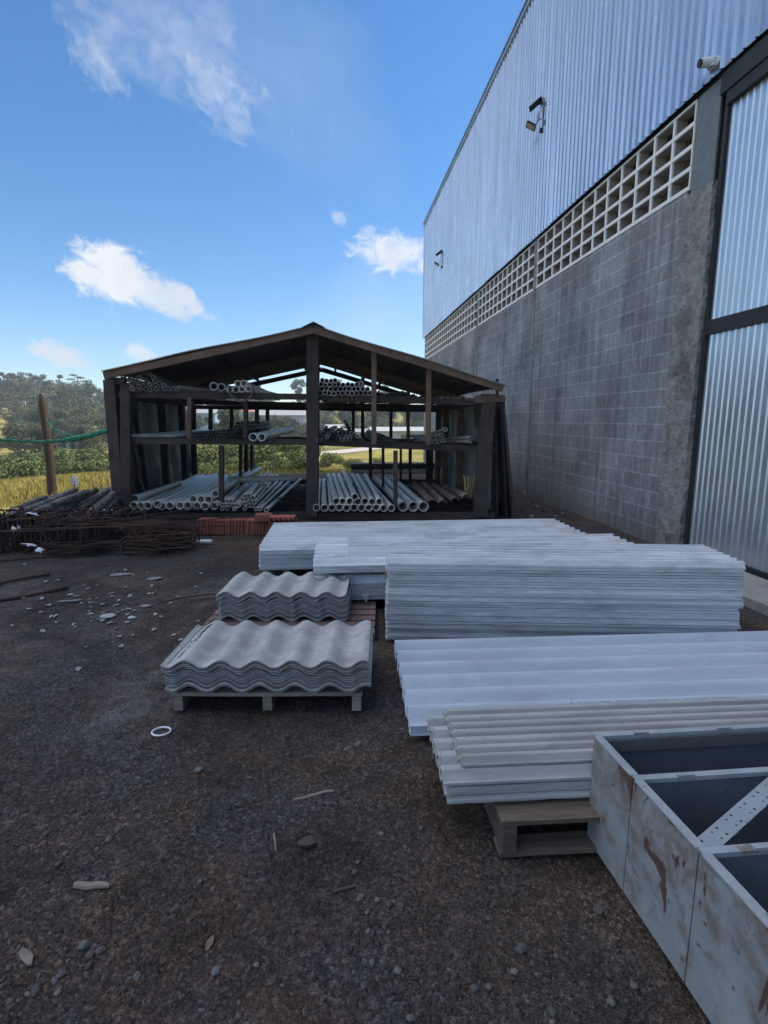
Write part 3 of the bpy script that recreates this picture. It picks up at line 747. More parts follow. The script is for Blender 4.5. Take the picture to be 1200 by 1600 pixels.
for x, y in ((674, 690.5), (679.5, 691), (685.5, 690.5), (692.5, 688.5), (678, 684.5), (684, 683.5), (690, 680), (696, 671)):
    pipe((x, y), DS-.05, 3.2*PM, 2.8, 'pipe_brown', 'dusty pipe in the small pyramid beside the right brown post', 'small pyramid of pipes on the middle shelf', to=(x-34+rnd.uniform(-4, 4), 681), D2=DM+.6)
pipe((736.5, 683.5), DS-.02, 3.0*PM, 2.0, 'pipe_brown', 'upper one of two pipes pointing right on the middle shelf', None, to=(690, 686.5), D2=DM-1.2)
pipe((735, 690), DS-.02, 2.8*PM, 1.8, 'pipe_brown', 'lower one of two pipes pointing right on the middle shelf', None, to=(690, 689.5), D2=DM-1.2)
# top shelf
tl = [(191, 591.5), (202, 593), (211, 595), (217.5, 589.5), (222, 582.5), (233, 584.5), (206, 599), (213, 598), (220, 598), (229, 595), (201, 603.5), (211, 604), (217, 604), (223.5, 602), (234, 600.5), (241.5, 595.5), (248.5, 598.5), (256, 602), (206, 607.5), (215, 609), (221, 606.5), (228, 607.5), (234, 609), (244, 607.5), (250.5, 607.5), (257, 607.5), (263.5, 607.5), (273, 608.5), (277, 607.5), (240, 590), (247, 604)]
for x, y in tl:
    pipe((x, y), DS-.03-rnd.uniform(0, .1), 3.3*PM, 3.7, 'pipe_brown', 'dusty pipe in the big heap on the top shelf at the left end', 'heap of dusty pipes under the left eave', yaw=R(rnd.uniform(-2, 4)), pitch=R(-1.2 - (608-y)*.06))
for i in range(4):
    pipe((262+i*6, 608-i*.6-(2 if i % 2 else 0)), DS+.15, 2.4*PM, 3.2, 'pvc', 'slim grey conduit sticking out of the dusty heap on the top shelf', 'slim conduits out of the dusty heap', to=(352+i*12, 618), D2=DM, bell=False)
pipe((334, 603.5), DS-.15, 6.3*PM, 3.6, 'pipe_brown', 'left one of two wide pipes on the top shelf', None, to=(372, 614), D2=DR-.4)
pipe((346, 605), DS-.15, 6.0*PM, 3.6, 'pipe_brown', 'right one of two wide pipes on the top shelf', None, to=(400, 617), D2=DR-.4)
for x, y, tx in ((358.5, 609, 405), (368.5, 608.7, 412), (377.5, 608, 440), (387.7, 607.5, 450), (371.5, 599, 420), (380.5, 598.5, 436)):
    pipe((x, y), DS-.15, 4.7*PM, 3.6, 'pvc', 'grey pipe end behind the hanging hose coil on the top shelf', 'grey pipes behind the hose coil', to=(tx, 622), D2=DR-.4)
tr = []
for r_, (n_, x0, y0) in enumerate(((12, 500, 614.3), (11, 503, 607.5), (10, 501, 601), (4, 503, 595))):
    for i in range(n_): tr.append((x0+i*(7.1)+rnd.uniform(-.8, .8), y0+rnd.uniform(-.8, .8)))
tr += [(563.5, 599), (578, 614.5)]
for x, y in tr:
    pipe((x, y), DS-.02-rnd.uniform(0, .12), 3.8*PM, 3.6, 'pipe_brown' if rnd.random() < .7 else 'pvc', 'dusty pipe in the heap on the top shelf right of the centre post', 'heap of pipes on the top shelf right', yaw=R(rnd.uniform(-.8, .8)), pitch=R(-.8))
for i in range(14):
    x = 606 + i*3.4
    pipe((x, 619-rnd.uniform(0, 9)*math.sin(i/13*3.14)), DS-.05, 1.6*PM, 2.6, 'pvc_dark', 'thin dark rod in the loose bundle on the top shelf', 'loose dark rods on the top shelf', yaw=R(rnd.uniform(-10, 10)), bell=False)
for i in range(7):
    pipe((692+i*9.5, 621+i*.5+rnd.uniform(-1, 1)), DS-.03, 1.8*PM, 2.5, 'wood_pale', 'thin pale batten on the top shelf near the right eave', 'pale battens near the right eave', yaw=R(rnd.uniform(-25, -8)), bell=False, name='batten')
for i in range(3):
    pipe((592+i*4, 612+i*2), DS-.1, 1.7*PM, .8, 'pvc_dark', 'short dark rod stub leaning off the top shelf', 'short rod stubs off the top shelf', to=(586-i*3, 620), D2=DS+.3, bell=False)
# hose coil
hc = MB(); cen = FD(377.5, 609, DS-.2)
for k in range(3):
    pts = [cen + UAX*math.cos(a)*(.150+.008*k) + ZAX*math.sin(a)*(.150+.006*k) + VAX*(-.02*k) for a in [R(165) + R(215)*i/36 for i in range(37)]]
    hc.tube(pts, .010, 6, False)
thing('hose_coil', hc, M['pvc_dark'], 'grey hose coil hung round the pipe ends on the top shelf', 'hose', smooth=True)

# clay roof tiles in diagonal nested rows
def tile_mesh():
    m_ = MB()
    def fn(u, v):
        a = math.pi*v; r_ = .072 - .018*u
        return (r_*math.cos(a), u*.40, r_*math.sin(a)*.85)
    m_.slab(fn, 4, 12, .012); me = m_.mesh('clay_roof_tile', M['clay'], True); autosmooth(me); return me
ct = None
for a, b, n_, l_ in (((649, 757), (675, 783), 9, 'first'), ((664, 757), (692, 784), 9, 'second'), ((679, 759), (711, 780), 9, 'third'), ((698, 762), (730, 775), 9, 'fourth')):
    A, B = FD(*b, DS+.05), FD(*a, DM-.6)
    d = (B-A).normalized()
    for i in range(n_):
        if ct is None: ct = bpy.data.objects.new('clay_roof_tile', tile_mesh()); o = ct
        else: o = ct.copy()
        COL.objects.link(o)
        q = Vector((0, 1, 0)).rotation_difference(d)
        o.rotation_mode = 'QUATERNION'; o.rotation_quaternion = q @ Matrix.Rotation(R(9), 3, 'X').to_quaternion() @ Matrix.Rotation(R(rnd.uniform(-6, 6)), 3, 'Y').to_quaternion()
        o.location = A.lerp(B, i/n_) + Vector((rnd.uniform(-.005, .005), 0, -.03)); o.scale = (1, .55, 1)
        tag(o, 'brown clay barrel tile nested in the %s row from the left, right of the widest pipes' % l_, 'roof tile', 'nested rows of clay tiles in the shed')

# boards and offcuts leaning on the right side of the shed
def lean_board(A, B, w, t, mat, label, name='plank', cat='plank', depth=None, nrm=None):
    d = depth if depth is not None else Vector((0, 1, 0))
    A, B = Vector(A), Vector(B)
    n_ = (B-A).cross(d).normalized()
    m_ = MB().hexa([A, A+d*w, A+d*w+n_*t, A+n_*t, B, B+d*w, B+d*w+n_*t, B+n_*t])
    return thing(name, m_, M[mat], label, cat)
a0 = G(806, 812); lean_board(a0, FD(788, 622, a0.y*cP+a0.x*sP), 1.9, .03, 'wood_dark', 'tall dark board leaning against the right side of the shed, outermost')
a1 = G(794, 811); lean_board(a1, FD(784, 630, a1.y*cP+a1.x*sP), 1.5, .025, 'tarp_black', 'black board leaning between the shed and the outermost board')
a2 = G(778, 809); lean_board(a2, FD(776, 640, a2.y*cP+a2.x*sP), 1.2, .02, 'wood_dark', 'narrow dark plank standing close to the right shed post', depth=Vector((.1, 1, 0)))
cs = MB(); b0 = Vector((2.86, 9.6, 0)); 
def csf(u, v): return b0 + Vector((-.10*v - .25*u + .012*math.sin(u*60), .75*u, 2.10*v - .25*u*0))
cs.slab(csf, 40, 3, .006, Vector((1, 0, 0)))
thing('roofing_sheet', cs, M['cement_grey'], 'upright corrugated grey panel behind the right end of the shed roof', 'roofing sheet', smooth=True)
st = MB().rough_bar((2.95, 9.45, 0), (2.88, 9.45, 2.16), .05, .03, YAX, 8, .008, 77)
thing('stake', st, M['wood_dark'], 'thin dark stake rising above the right end of the shed roof', 'stake')
yl = MB()
for k in range(7):
    p = FD(727+k*1.6, 778, DS+.35); yl.rough_bar(p, p + Vector((rnd.uniform(-.07, .07), rnd.uniform(-.05, .1), rnd.uniform(.16, .36))), .02, .008, VAX, 4, .01, k)
thing('wood_offcuts', yl, surf('yellowed_offcut', (.30,.24,.10), (.42,.34,.15), 8), 'small bunch of yellowish offcuts beside the right shed post', 'offcuts')
# dark scrap lying across the shed floor behind the thin heap
for k in range(9):
    p = FD(432+rnd.uniform(0, 35), 770+rnd.uniform(0, 20), DS+.3+rnd.uniform(0, .8)); p.z = .1+rnd.uniform(0, .12)
    q = p + Vector((rnd.uniform(.2, .5), rnd.uniform(-.3, 1.0), rnd.uniform(-.05, .1)))
    thing('scrap_rod', MB().tube([p, q], .012, 6), M['rust'], 'dark scrap rod lying behind the centre post on the shed floor', 'rod', 'dark scrap rods behind the centre post')
for k in range(6):   # bundle of long dark pipes lying crosswise at the back right
    A = Vector((.4, 12.3+.12*(k % 3), .28+.13*(k//3))); 
    o = MB().hollow([(0, .06), (2.6, .06), (2.6, .05), (0, .05)], 12)
    for v in o.v: v.x, v.y = v.y + A.x, v.x + A.y; v.z += A.z
    thing('pipe', o, M['pvc_dark' if k % 2 else 'pvc'], 'grey pipe lying crosswise at the back of the shed on the right', 'pipe', 'crosswise pipes at the back right', smooth=True)

# ------------------------------------------------------------------ stacks of sheets
def wave_sheet(w, L, pitch, amp, t, kind, n_len=6, seed_=0):
    """corrugations run along X; the profile lies across Y; origin at the front left bottom corner"""
    m_ = MB(); n = int(w/pitch*(14 if kind == 'wave' else 12)); W_ = w
    def prof(y):
        p = (y/pitch) % 1.0
        if kind == 'wave': return amp*.5*(1-math.cos(2*math.pi*p))
        # trapezoid
        return amp*max(0, min(1, (1.0-abs(p-.5)*2)*2.6-.6))
    def fn(u, v):      # ends broken a little unevenly
        y = v*W_; x = u*L
        if u == 0 or u == 1:
            c_ = .004*mnoise.noise((y*60, seed_*5, u)) + .016*max(0, mnoise.noise((y*22, seed_*9+3, u))-.25)
            x += c_ if u == 0 else -c_
        fy = 0
        if v == 0 or v == 1: fy = (.002*mnoise.noise((u*40, seed_, v)) + .012*max(0, mnoise.noise((u*9, seed_*3+1, v))-.35))*(1 if v == 0 else -1)
        return (x, y+fy, prof(y)+t)
    m_.slab(fn, n_len, n, t)
    me = m_.mesh('corrugated_sheet', None or M['cement_pale'], True); autosmooth(me, 50); return me
def stack(x, y, z, yaw, w, L, pitch, amp, t, step, n, mat, kind, label, toplabel, group, jit=.006, along='x', name='corrugated_sheet', off=None):
    ms = []
    for k in range(3):
        me = wave_sheet(w, L, pitch, amp, t, kind, 36, k+len(bpy.data.meshes) % 50); me.materials.clear(); me.materials.append(M[mat]); ms.append(me)
    src = None; out = []
    for i in range(n):
        o = bpy.data.objects.new(name, ms[i % 3]) if src is None else src.copy()
        if src is None: src = o
        o.data = ms[i % 3]
        COL.objects.link(o)
        jx, jy = rnd.uniform(-jit, jit), rnd.uniform(-jit, jit)*.6
        dx, dy = (off(i) if off else (0, 0))
        a = R(yaw) + (R(90) if along == 'y' else 0)
        o.location = (x+jx+dx, y+jy+dy, z+i*step); o.rotation_euler = (0, 0, a + R(rnd.uniform(-.12, .12)))
        tag(o, toplabel if (i == n-1 and toplabel) else label, 'roofing sheet', group); out.append(o)
    return out
# front pair of short wavy sheets (waves run away from the camera)
def tile_stack(x, y, z, yaw, w, L, n, lab, top, grp, ph=0):
    m_ = MB(); pitch = .177
    def fn(u, v):
        X_ = u*w; ez = .019*(1-math.cos(2*math.pi*(X_/pitch+ph)))
        return (X_, v*L + (.006*mnoise.noise((u*30, v*3, n)) if v in (0, 1) else 0), ez + .005)
    m_.slab(fn, 120, 4, .005); me = m_.mesh('corrugated_sheet', M['cement_grey'], True); autosmooth(me, 50)
    src = None; out = []; zz = z
    for i in range(n):
        o = bpy.data.objects.new('corrugated_sheet', me) if src is None else src.copy()
        if src is None: src = o
        COL.objects.link(o)
        s_ = rnd.uniform(-.0012, .0012) + (.0 if i < n-4 else -.012)
        o.location = (x+s_, y+rnd.uniform(-.008, .008)-(.012 if i >= n-4 else 0), zz); o.rotation_euler = (0, 0, R(yaw+rnd.uniform(-.1, .1)))
        zz += .0106 + (.006 if i == n-5 else 0) + (.004 if i == 1 else 0)
        tag(o, top if i == n-1 else lab, 'roofing sheet', grp); out.append(o)
    return out
T1 = tile_stack(-.857, 2.60, .100, -5.4, 1.03, .54, 13, 'short wavy grey sheet in the front stack under the marked top sheet', 'short wavy grey sheet with black marker scrawl, topmost of the front stack', 'wavy sheets of the front stack', ph=-.18)
T2 = tile_stack(-.82, 3.70, .050, -5.3, .91, .50, 17, 'short wavy grey sheet in the second wavy stack below its top sheet', 'short wavy grey sheet, topmost of the second wavy stack behind the front one', 'wavy sheets of the second stack', ph=.12)
# marker scrawl on the topmost sheet
def scrawl():
    m_ = MB(); top = T1[-1]; mw = Matrix.LocRotScale(top.location, top.rotation_euler, None)
    def P3(x, y):
        return mw @ Vector((x, y, .019*(1-math.cos(2*math.pi*(x/.177-.18))) + .0058))
    def stroke(pts, r_=.0028):
        q = []
        for (a, b), (c, d) in zip(pts, pts[1:]):
            for k in range(4): q.append(P3(a+(c-a)*k/4, b+(d-b)*k/4))
        q.append(P3(*pts[-1])); m_.tube(q, r_, 5)
    stroke([(.05, .53), (.085, .57), (.10, .56), (.075, .53)]); stroke([(.035, .50), (.045, .52)])
    stroke([(.085, .46), (.105, .48), (.10, .43), (.085, .42), (.085, .46)]); stroke([(.08, .41), (.10, .39), (.085, .36), (.07, .38), (.08, .41)])
    stroke([(.07, .35), (.095, .33), (.085, .30), (.07, .32), (.075, .28), (.09, .27)])
    stroke([(.045, .30), (.05, .315)]); stroke([(.065, .20), (.07, .22)]); stroke([(.055, .14), (.07, .17)]); stroke([(.052, .09), (.066, .13)])
    stroke([(.022, .04), (.028, .25), (.03, .45), (.05, .55)], .0015)
    for v in m_.v: v -= top.location
    rot = Matrix.Rotation(-top.rotation_euler.z, 3, 'Z')
    for i, v in enumerate(m_.v): m_.v[i] = rot @ v
    me = m_.mesh('marker_writing', M['marker']); o = bpy.data.objects.new('marker_writing', me); o.parent = top; COL.objects.link(o)
scrawl()

g = 'long sheets of the far stack'
stack(-.69, 4.86, .088, -.6, 1.16, 3.22, .129, .050, .0105, .0145, 13, 'cement_pale', 'wave', 'long pale sheet in the farthest stack in front of the shed', 'long pale sheet, topmost of the farthest stack in front of the shed', g, .01)
stack(-.165, 4.0, .075, -1.0, .82, 2.75, .118, .046, .011, .016, 9, 'cement_pale', 'wave', 'long pale sheet in the lower bundle of the middle stack, below the wooden spacer', None, 'lower bundle of the middle stack', .008)
stack(-.165, 3.99, .30, -1.0, .82, 2.75, .118, .046, .0105, .0145, 4, 'cement_pale', 'wave', 'long pale sheet in the upper bundle of the middle stack', 'long pale sheet, top full one of the middle stack', 'upper bundle of the middle stack', .008)
stack(.10, 4.10, .36, -1.6, .62, 2.1, .118, .046, .010, .012, 2, 'cement_pale', 'wave', 'narrower loose sheet lying askew on the middle stack', 'narrower loose sheet lying askew on top of the middle stack', 'loose sheets on the middle stack', .01)
sp_ = MB().rough_bar((.41, 4.0, .272), (.41, 4.8, .272), .05, .055, UAX, 4, .003, 3); thing('wooden_spacer', sp_, surf('new_wood', (.33,.25,.16), (.45,.35,.22), 8), 'small pale wooden spacer between the two bundles of the middle stack', 'wood block')
sp_ = MB().rough_bar((1.9, 3.97, .272), (1.9, 4.77, .272), .05, .055, UAX, 4, .003, 4); thing('wooden_spacer', sp_, M['wood_pale'], 'wooden spacer at the hidden right end of the middle stack', 'wood block')
stack(.335, 3.36, .012, -8.0, .50, 2.26, .077, .032, .0145, .0195, 27, 'cement_pale', 'trap', 'long pale sheet in the tallest stack', 'long pale sheet, topmost of the tallest stack', 'long sheets of the tallest stack', .013)
stack(.325, 2.235, .022, -1.8, .86, 2.6, .152, .058, .0075, .0105, 5, 'cement_blue', 'wave', 'big-waved blue grey sheet in the low stack before the tallest one', 'big-waved blue grey sheet, topmost of the low stack before the tallest one', 'big-waved sheets of the low stack', .006)
stack(.365, 1.62, .142, -1.5, .40, 2.2, .08, .032, .0085, .0105, 9, 'cement_end', 'trap', 'pale trapezoid sheet in the lower bundle on the near pallet', None, 'lower bundle of trapezoid sheets on the near pallet', .020)
S5 = stack(.425, 1.645, .232, -1.5, .345, 2.1, .0495, .022, .0075, .010, 5, 'cement_beige', 'trap', 'beige narrow-ribbed sheet in the upper bundle on the near pallet', 'beige narrow-ribbed sheet with a broken front edge, topmost on the near pallet', 'upper bundle of beige sheets on the near pallet', .006)
# faint factory stamp on the far rib of the top beige sheet: small unreadable strokes
stp = MB(); rg = random.Random(4); x_ = .52
while x_ < 1.25:
    w_ = rg.uniform(.004, .012)
    if rg.random() < .75: stp.box((x_, .331, .0302), (x_+.0022, .341, .0307))
    if rg.random() < .45: stp.box((x_, .339, .0302), (x_+w_*.8, .3405, .0307))
    if rg.random() < .3: stp.box((x_, .3345, .0302), (x_+w_*.7, .336, .0307))
    x_ += w_ + .004 + (.012 if rg.random() < .12 else 0)
so = bpy.data.objects.new('printed_writing', stp.mesh('printed_writing', M['marker'])); so.parent = S5[-1]; COL.objects.link(so)

# pallets
def pallet(x0, x1, y0, y1, h, yaw, nb, label, mat='wood_pale', bottom=True, sd=0, stringers=3):
    cx_, cy_ = x0, y0
    r_ = root('pallet', (x0, y0, 0), label, 'pallet')
    w, d = x1-x0, y1-y0; s_ = 100+sd
    for i in range(nb):
        y = .045 + (d-.09)*i/(nb-1)
        b = MB().rough_bar((x0, y0+y, h-.009), (x1, y0+y, h-.009), .09, .018, ZAX, 8, .003, s_+i); part('deck_board', b, M[mat], r_)
    hb = .018 if bottom else 0
    for i in range(stringers):
        x = .03 + (w-.06)*i/(stringers-1)
        b = MB().rough_bar((x0+x, y0, (h-.019+hb)/2), (x0+x, y1, (h-.019+hb)/2), .045, h-.020-hb, ZAX, 6, .003, s_+20+i); part('stringer', b, M[mat], r_)
    if bottom:
        for i in range(2):
            y = .045 + (d-.09)*i
            b = MB().rough_bar((x0, y0+y, .008), (x1, y0+y, .008), .08, .016, ZAX, 6, .002, s_+40+i); part('bottom_board', b, M[mat], r_)
    r_.rotation_euler.z = R(yaw); return r_
pallet(-.83, .13, 2.60, 3.22, .098, -5.4, 4, 'pale pallet under the front stack of wavy sheets', bottom=False, sd=1)
pallet(-.93, .26, 3.50, 4.30, .048, -5.3, 7, 'reddish pallet under the second wavy stack, its boards showing at both ends', 'wood_red', bottom=False, sd=2)
pallet(.535, 1.75, 1.535, 2.08, .142, -1.5, 4, 'pallet with a pale side runner under the near trapezoid sheets', 'wood_mid', sd=3)
pallet(-.5, 2.3, 5.0, 5.9, .087, 0, 5, 'pallet under the farthest stack of sheets', bottom=False, sd=5)
pallet(0, 2.4, 4.1, 4.75, .075, -1, 4, 'pallet under the middle stack of sheets', bottom=False, sd=6)
pallet(.5, 2.6, 2.30, 2.95, .023, -1.8, 3, 'thin battens under the low stack of big-waved sheets', bottom=False, sd=7)
lp = MB().add([(.205, 3.93, .13), (.255, 3.93, .13), (.23, 3.915, .075), (.205, 3.95, .135), (.255, 3.95, .135), (.23, 3.93, .08)], [(0,1,2), (5,4,3), (0,3,4,1), (1,4,5,2), (2,5,3,0)])
thing('sheet_fragment', lp, M['shard'], 'small pale triangular fragment at the right end of the reddish pallet', 'fragment')

# ------------------------------------------------------------------ metal cabinet lying open side up
CB = root('metal_cabinet', (.88, 1.6, 0), 'steel cabinet lying open side up, its grey paint flaking to brown', 'cabinet')
ZC = .393; ysplit = [1.598, 1.374, 1.095, .815, .535]
def cabx(y): return .866 + (1.598-y)*.045
for ya, yb in zip(ysplit, ysplit[1:]):
    A, B = cabx(ya), cabx(yb); g = .0025; t = .014
    p = MB().hexa([(A, ya-g, .004), (A+t, ya-g, .004), (B+t, yb+g, .004), (B, yb+g, .004), (A, ya-g, ZC), (A+t, ya-g, ZC), (B+t, yb+g, ZC), (B, yb+g, ZC)])
    part('side_panel', p, M['cab'], CB)
    p = MB().hexa([(A-.002, ya-.012, ZC), (A+.024, ya-.012, ZC), (B+.024, yb+.010, ZC), (B-.002, yb+.010, ZC), (A-.001, ya-.012, ZC+.004), (A+.024, ya-.012, ZC+.004), (B+.024, yb+.010, ZC+.004), (B-.001, yb+.010, ZC+.004)])
    part('edge_flange', p, M['cab_edge'], CB)
for i, y in enumerate(ysplit):
    x0 = cabx(y)+.016; x1 = 1.95
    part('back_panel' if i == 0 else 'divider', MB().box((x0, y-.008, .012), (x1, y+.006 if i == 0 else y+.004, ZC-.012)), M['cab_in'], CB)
    part('edge_flange', MB().box((x0-.012, y-.012, ZC-.011), (x1, y+.010, ZC+.003)), M['cab_edge'], CB)
    part('edge_lip', MB().box((x0+.01, y-.018, ZC-.055), (x1, y-.0125, ZC-.012)), M['steel_paint'], CB) if i == 0 else None
    hg = MB()
    for xx in (x0+.12, x0+.42): hg.box((xx, y-.016, ZC+.0035), (xx+.05, y-.004, ZC+.012))
    part('hinge', hg, M['cab_edge'], CB)
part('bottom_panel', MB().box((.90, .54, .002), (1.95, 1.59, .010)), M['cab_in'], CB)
part('end_panel', MB().box((1.952, .53, .004), (1.966, 1.60, ZC)), M['cab'], CB)
# perforated steel angle lying across the cabinet
def perforated(A, B, w, t):
    m_ = MB(); A, B = Vector(A), Vector(B); d = (B-A); L = d.length; d.normalize(); c = d.cross(ZAX).normalized(); up = c.cross(d).normalized()
    n = max(1, int(L/(w/2))); cl = L/n; cw = w/2
    for i in range(n):
        for k in range(2):
            o = A + d*(i*cl) + c*(-w/2+k*cw); ce = o + d*cl/2 + c*cw/2
            hole = (i % 3 != 1)
            sq = [o, o+d*cl/2, o+d*cl, o+d*cl+c*cw/2, o+d*cl+c*cw, o+d*cl/2+c*cw, o+c*cw, o+c*cw/2]
            if not hole:
                m_.add(sq + [q-up*t for q in sq], [list(range(8))[::-1], list(range(8, 16))]); continue
            hr = .17*cw*(1 if i % 3 == 0 else .75); ring = []
            for a in (-135, -90, -45, 0, 45, 90, 135, 180):
                ring.append(ce + d*(hr*math.sin(R(a+90))*0 + hr*math.cos(R(a+0))) * 1 + c*hr*math.sin(R(a)))
            ring = [ce + d*hr*math.cos(R(a)) + c*hr*math.sin(R(a)) for a in (225, 270, 315, 0, 45, 90, 135, 180)]
            m_.add(sq + ring + [q-up*t for q in ring], [[j, j+8, (j+1) % 8+8, (j+1) % 8] for j in range(8)] + [[j+8, j+16, (j+1) % 8+16, (j+1) % 8+8] for j in range(8)])
    e = A - c*w/2, B - c*w/2
    m_.hexa([e[0]-up*.03, e[1]-up*.03, e[1]-up*.03+c*t, e[0]-up*.03+c*t, e[0]-up*.0002, e[1]-up*.0002, e[1]-up*.0002+c*t, e[0]-up*.0002+c*t])
    return m_
thing('slotted_angle', perforated((.925, 1.125, .378), (1.46, 1.40, .412), .050, .003), M['galv_angle'], 'perforated steel angle lying diagonally across the open cabinet', 'steel bar')

# ------------------------------------------------------------------ bricks in front of the shed
xb = 308; bsrc = None
while xb < 462:
    p = G(xb, 836)
    m_ = None
    if bsrc is None:
        m_ = MB().box((-.0155, 0, 0), (.0155, .19, .188))
        for k in range(4): m_.box((-.0175, -.003, .02+k*.05), (.0175, .002, .035+k*.05))
        bsrc = bpy.data.objects.new('ceramic_slab', m_.mesh('ceramic_slab', M['brick'])); o = bsrc
    else: o = bsrc.copy()
    COL.objects.link(o); o.location = (p.x, p.y+.02+rnd.uniform(-.008, .008), 0); o.rotation_euler = (R(rnd.uniform(-2, 2)), R(rnd.uniform(2, 6)), R(rnd.uniform(-6, 2)))
    tag(o, 'thin red ceramic slab standing on edge in the row before the shed', 'brick', 'red ceramic slabs standing in a row')
    xb += rnd.uniform(4.4, 5.4)
pb = G(411, 812, .21); m_ = MB().box((pb.x-.10, pb.y-.02, .196), (pb.x+.10, pb.y+.17, .270))
thing('red_brick', m_, M['brick'], 'red brick lying flat on the right end of the slab row', 'brick')
ph_ = G(441, 816, .21)
def hollow_brick(c, L, d, h, n):
    m_ = MB(); cw = L/n; e = .010
    x0 = c.x - L/2
    m_.box((x0, c.y, c.z), (x0+L, c.y+d, c.z+e)); m_.box((x0, c.y, c.z+h-e), (x0+L, c.y+d, c.z+h))
    for i in range(n+1):
        xx = x0 + i*cw; m_.box((max(x0, xx-e/2), c.y+.002, c.z+e), (min(x0+L, xx+e/2), c.y+d-.002, c.z+h-e))
    return m_
thing('hollow_brick', hollow_brick(Vector((ph_.x, ph_.y, .196)), .31, .19, .075, 5), M['brick'], 'hollow clay brick with five holes on the slab row behind the far stack', 'brick')

# ------------------------------------------------------------------ rusty reinforcement, logs, pole
def loop_mesh(w, h, r_):
    m_ = MB(); c = .03
    pts = [(-w/2+c, 0), (w/2-c, 0), (w/2, c), (w/2, h-c), (w/2-c, h), (-w/2+c, h), (-w/2, h-c), (-w/2, c), (-w/2+c, 0), (-w/2+c+.06, .02)]
    m_.tube([(x, 0, z) for x, z in pts], r_, 5); return m_.mesh('rebar_stirrup', M['rust'], True)
lp1 = loop_mesh(.22, .37, .0085); lp2 = loop_mesh(.40, .15, .008); src1 = src2 = None
lab1 = 'rusty steel stirrup standing upright in the dense row at the left edge of the yard'
for i in range(120):
    px = -20 + i*1.78 + rnd.uniform(-2, 2)
    p = G(px, 866 - abs(rnd.gauss(0, 7)) - (6 if px > 150 else 0))
    if src1 is None: src1 = bpy.data.objects.new('rebar_stirrup', lp1); o = src1
    else: o = src1.copy()
    COL.objects.link(o); o.location = (p.x, p.y+rnd.uniform(0, .5), rnd.uniform(-.01, .05)); o.rotation_euler = (R(rnd.uniform(-9, 9)), R(rnd.uniform(-8, 8)), R(rnd.choice((90, 90, 90, 20))+rnd.uniform(-14, 14)))
    tag(o, lab1, 'stirrup', 'rusty stirrups standing in a row')
for i in range(46):
    px = 213 + rnd.uniform(0, 62); ly = i // 10
    p = G(px, 872-rnd.uniform(0, 12), 0)
    if src2 is None: src2 = bpy.data.objects.new('rebar_stirrup', lp2); o = src2
    else: o = src2.copy()
    COL.objects.link(o); o.location = (p.x, p.y+rnd.uniform(0, .4), .01+ly*.034); o.rotation_euler = (R(rnd.uniform(-80, 8)), R(rnd.uniform(-6, 6)), R(rnd.uniform(-8, 8)))
    tag(o, 'rusty flat stirrup in the boxy bundle next to the ceramic slabs', 'stirrup', 'rusty flat stirrups in a bundle')
def rod(a, b, r_, label, group, sag=.03, cat='rod', name='rebar_rod'):
    a, b = Vector(a), Vector(b); pts = []
    bend = Vector((rnd.uniform(-1, 1), rnd.uniform(-1, 1), rnd.uniform(-.3, 1))) * sag
    for k in range(6): pts.append(a.lerp(b, k/5) + bend*math.sin(k/5*math.pi))
    return thing(name, MB().tube(pts, r_, 6), M['rust'], label, cat, group, smooth=True)
for i in range(24):
    zz = rnd.uniform(.34, .42); p = G(rnd.uniform(-30, 190), rnd.uniform(812, 832), zz)
    a = R(rnd.uniform(-18, 28)); L = rnd.uniform(.4, 1.2)
    rod(p, p + Vector((math.cos(a)*L, math.sin(a)*L, rnd.uniform(-.06, .06))), .0065, 'thin rusty rod lying loose on top of the standing stirrups', 'loose rusty rods on the stirrups', .025)
for i in range(26):
    p = G(rnd.uniform(60, 105), 868+rnd.uniform(-4, 6)); p.z = .02 + rnd.uniform(0, .13)
    q = G(rnd.uniform(170, 200), 862+rnd.uniform(-5, 5)); q.z = .03 + rnd.uniform(0, .13)
    rod(p, q, .0075, 'rusty rod in the low bundle on the ground before the standing stirrups', 'low bundle of rusty rods', .03)
for i in range(20):
    p = G(rnd.uniform(205, 230), 858+rnd.uniform(-8, 4)); p.z = .12 + rnd.uniform(0, .18)
    q = G(rnd.uniform(262, 302), 856+rnd.uniform(-8, 4)); q.z = .10 + rnd.uniform(0, .2)
    rod(p, q, .008, 'rusty rod lying across the boxy stirrup bundle', 'rusty rods across the boxy bundle', .03)
for i in range(8):
    p = G(rnd.uniform(10, 250), 840+rnd.uniform(-10, 10), .2); p.z = rnd.uniform(.12, .25)
    q = p + Vector((rnd.uniform(-.35, .35), rnd.uniform(-.3, .1), rnd.uniform(.1, .25)))
    rod(p, q, .005, 'rusty wire sticking up out of the stirrup heap', 'rusty wires sticking up', .02, name='rusty_wire', cat='wire')
rod(G(233, 848, .05), FD(223, 790, 7.4), .008, 'rusty rod leaning on the pipe ends at the shed floor', None, .01)
for a, b, l_ in (((-10, 917), (78, 900), 'long dark bar lying in the dirt below the stirrup row'), ((-10, 943), (108, 920), 'second long dark bar lying in the dirt nearer the camera'), ((-8, 880), (120, 868), 'rusty bar lying along the front of the stirrup row'), ((245, 947), (338, 931), 'thin dark cable lying in the dirt beside the second wavy stack')):
    A, B = G(*a), G(*b); A.z = B.z = .018; rod(A, B, .014 if 'cable' not in l_ else .006, l_, None, .015)
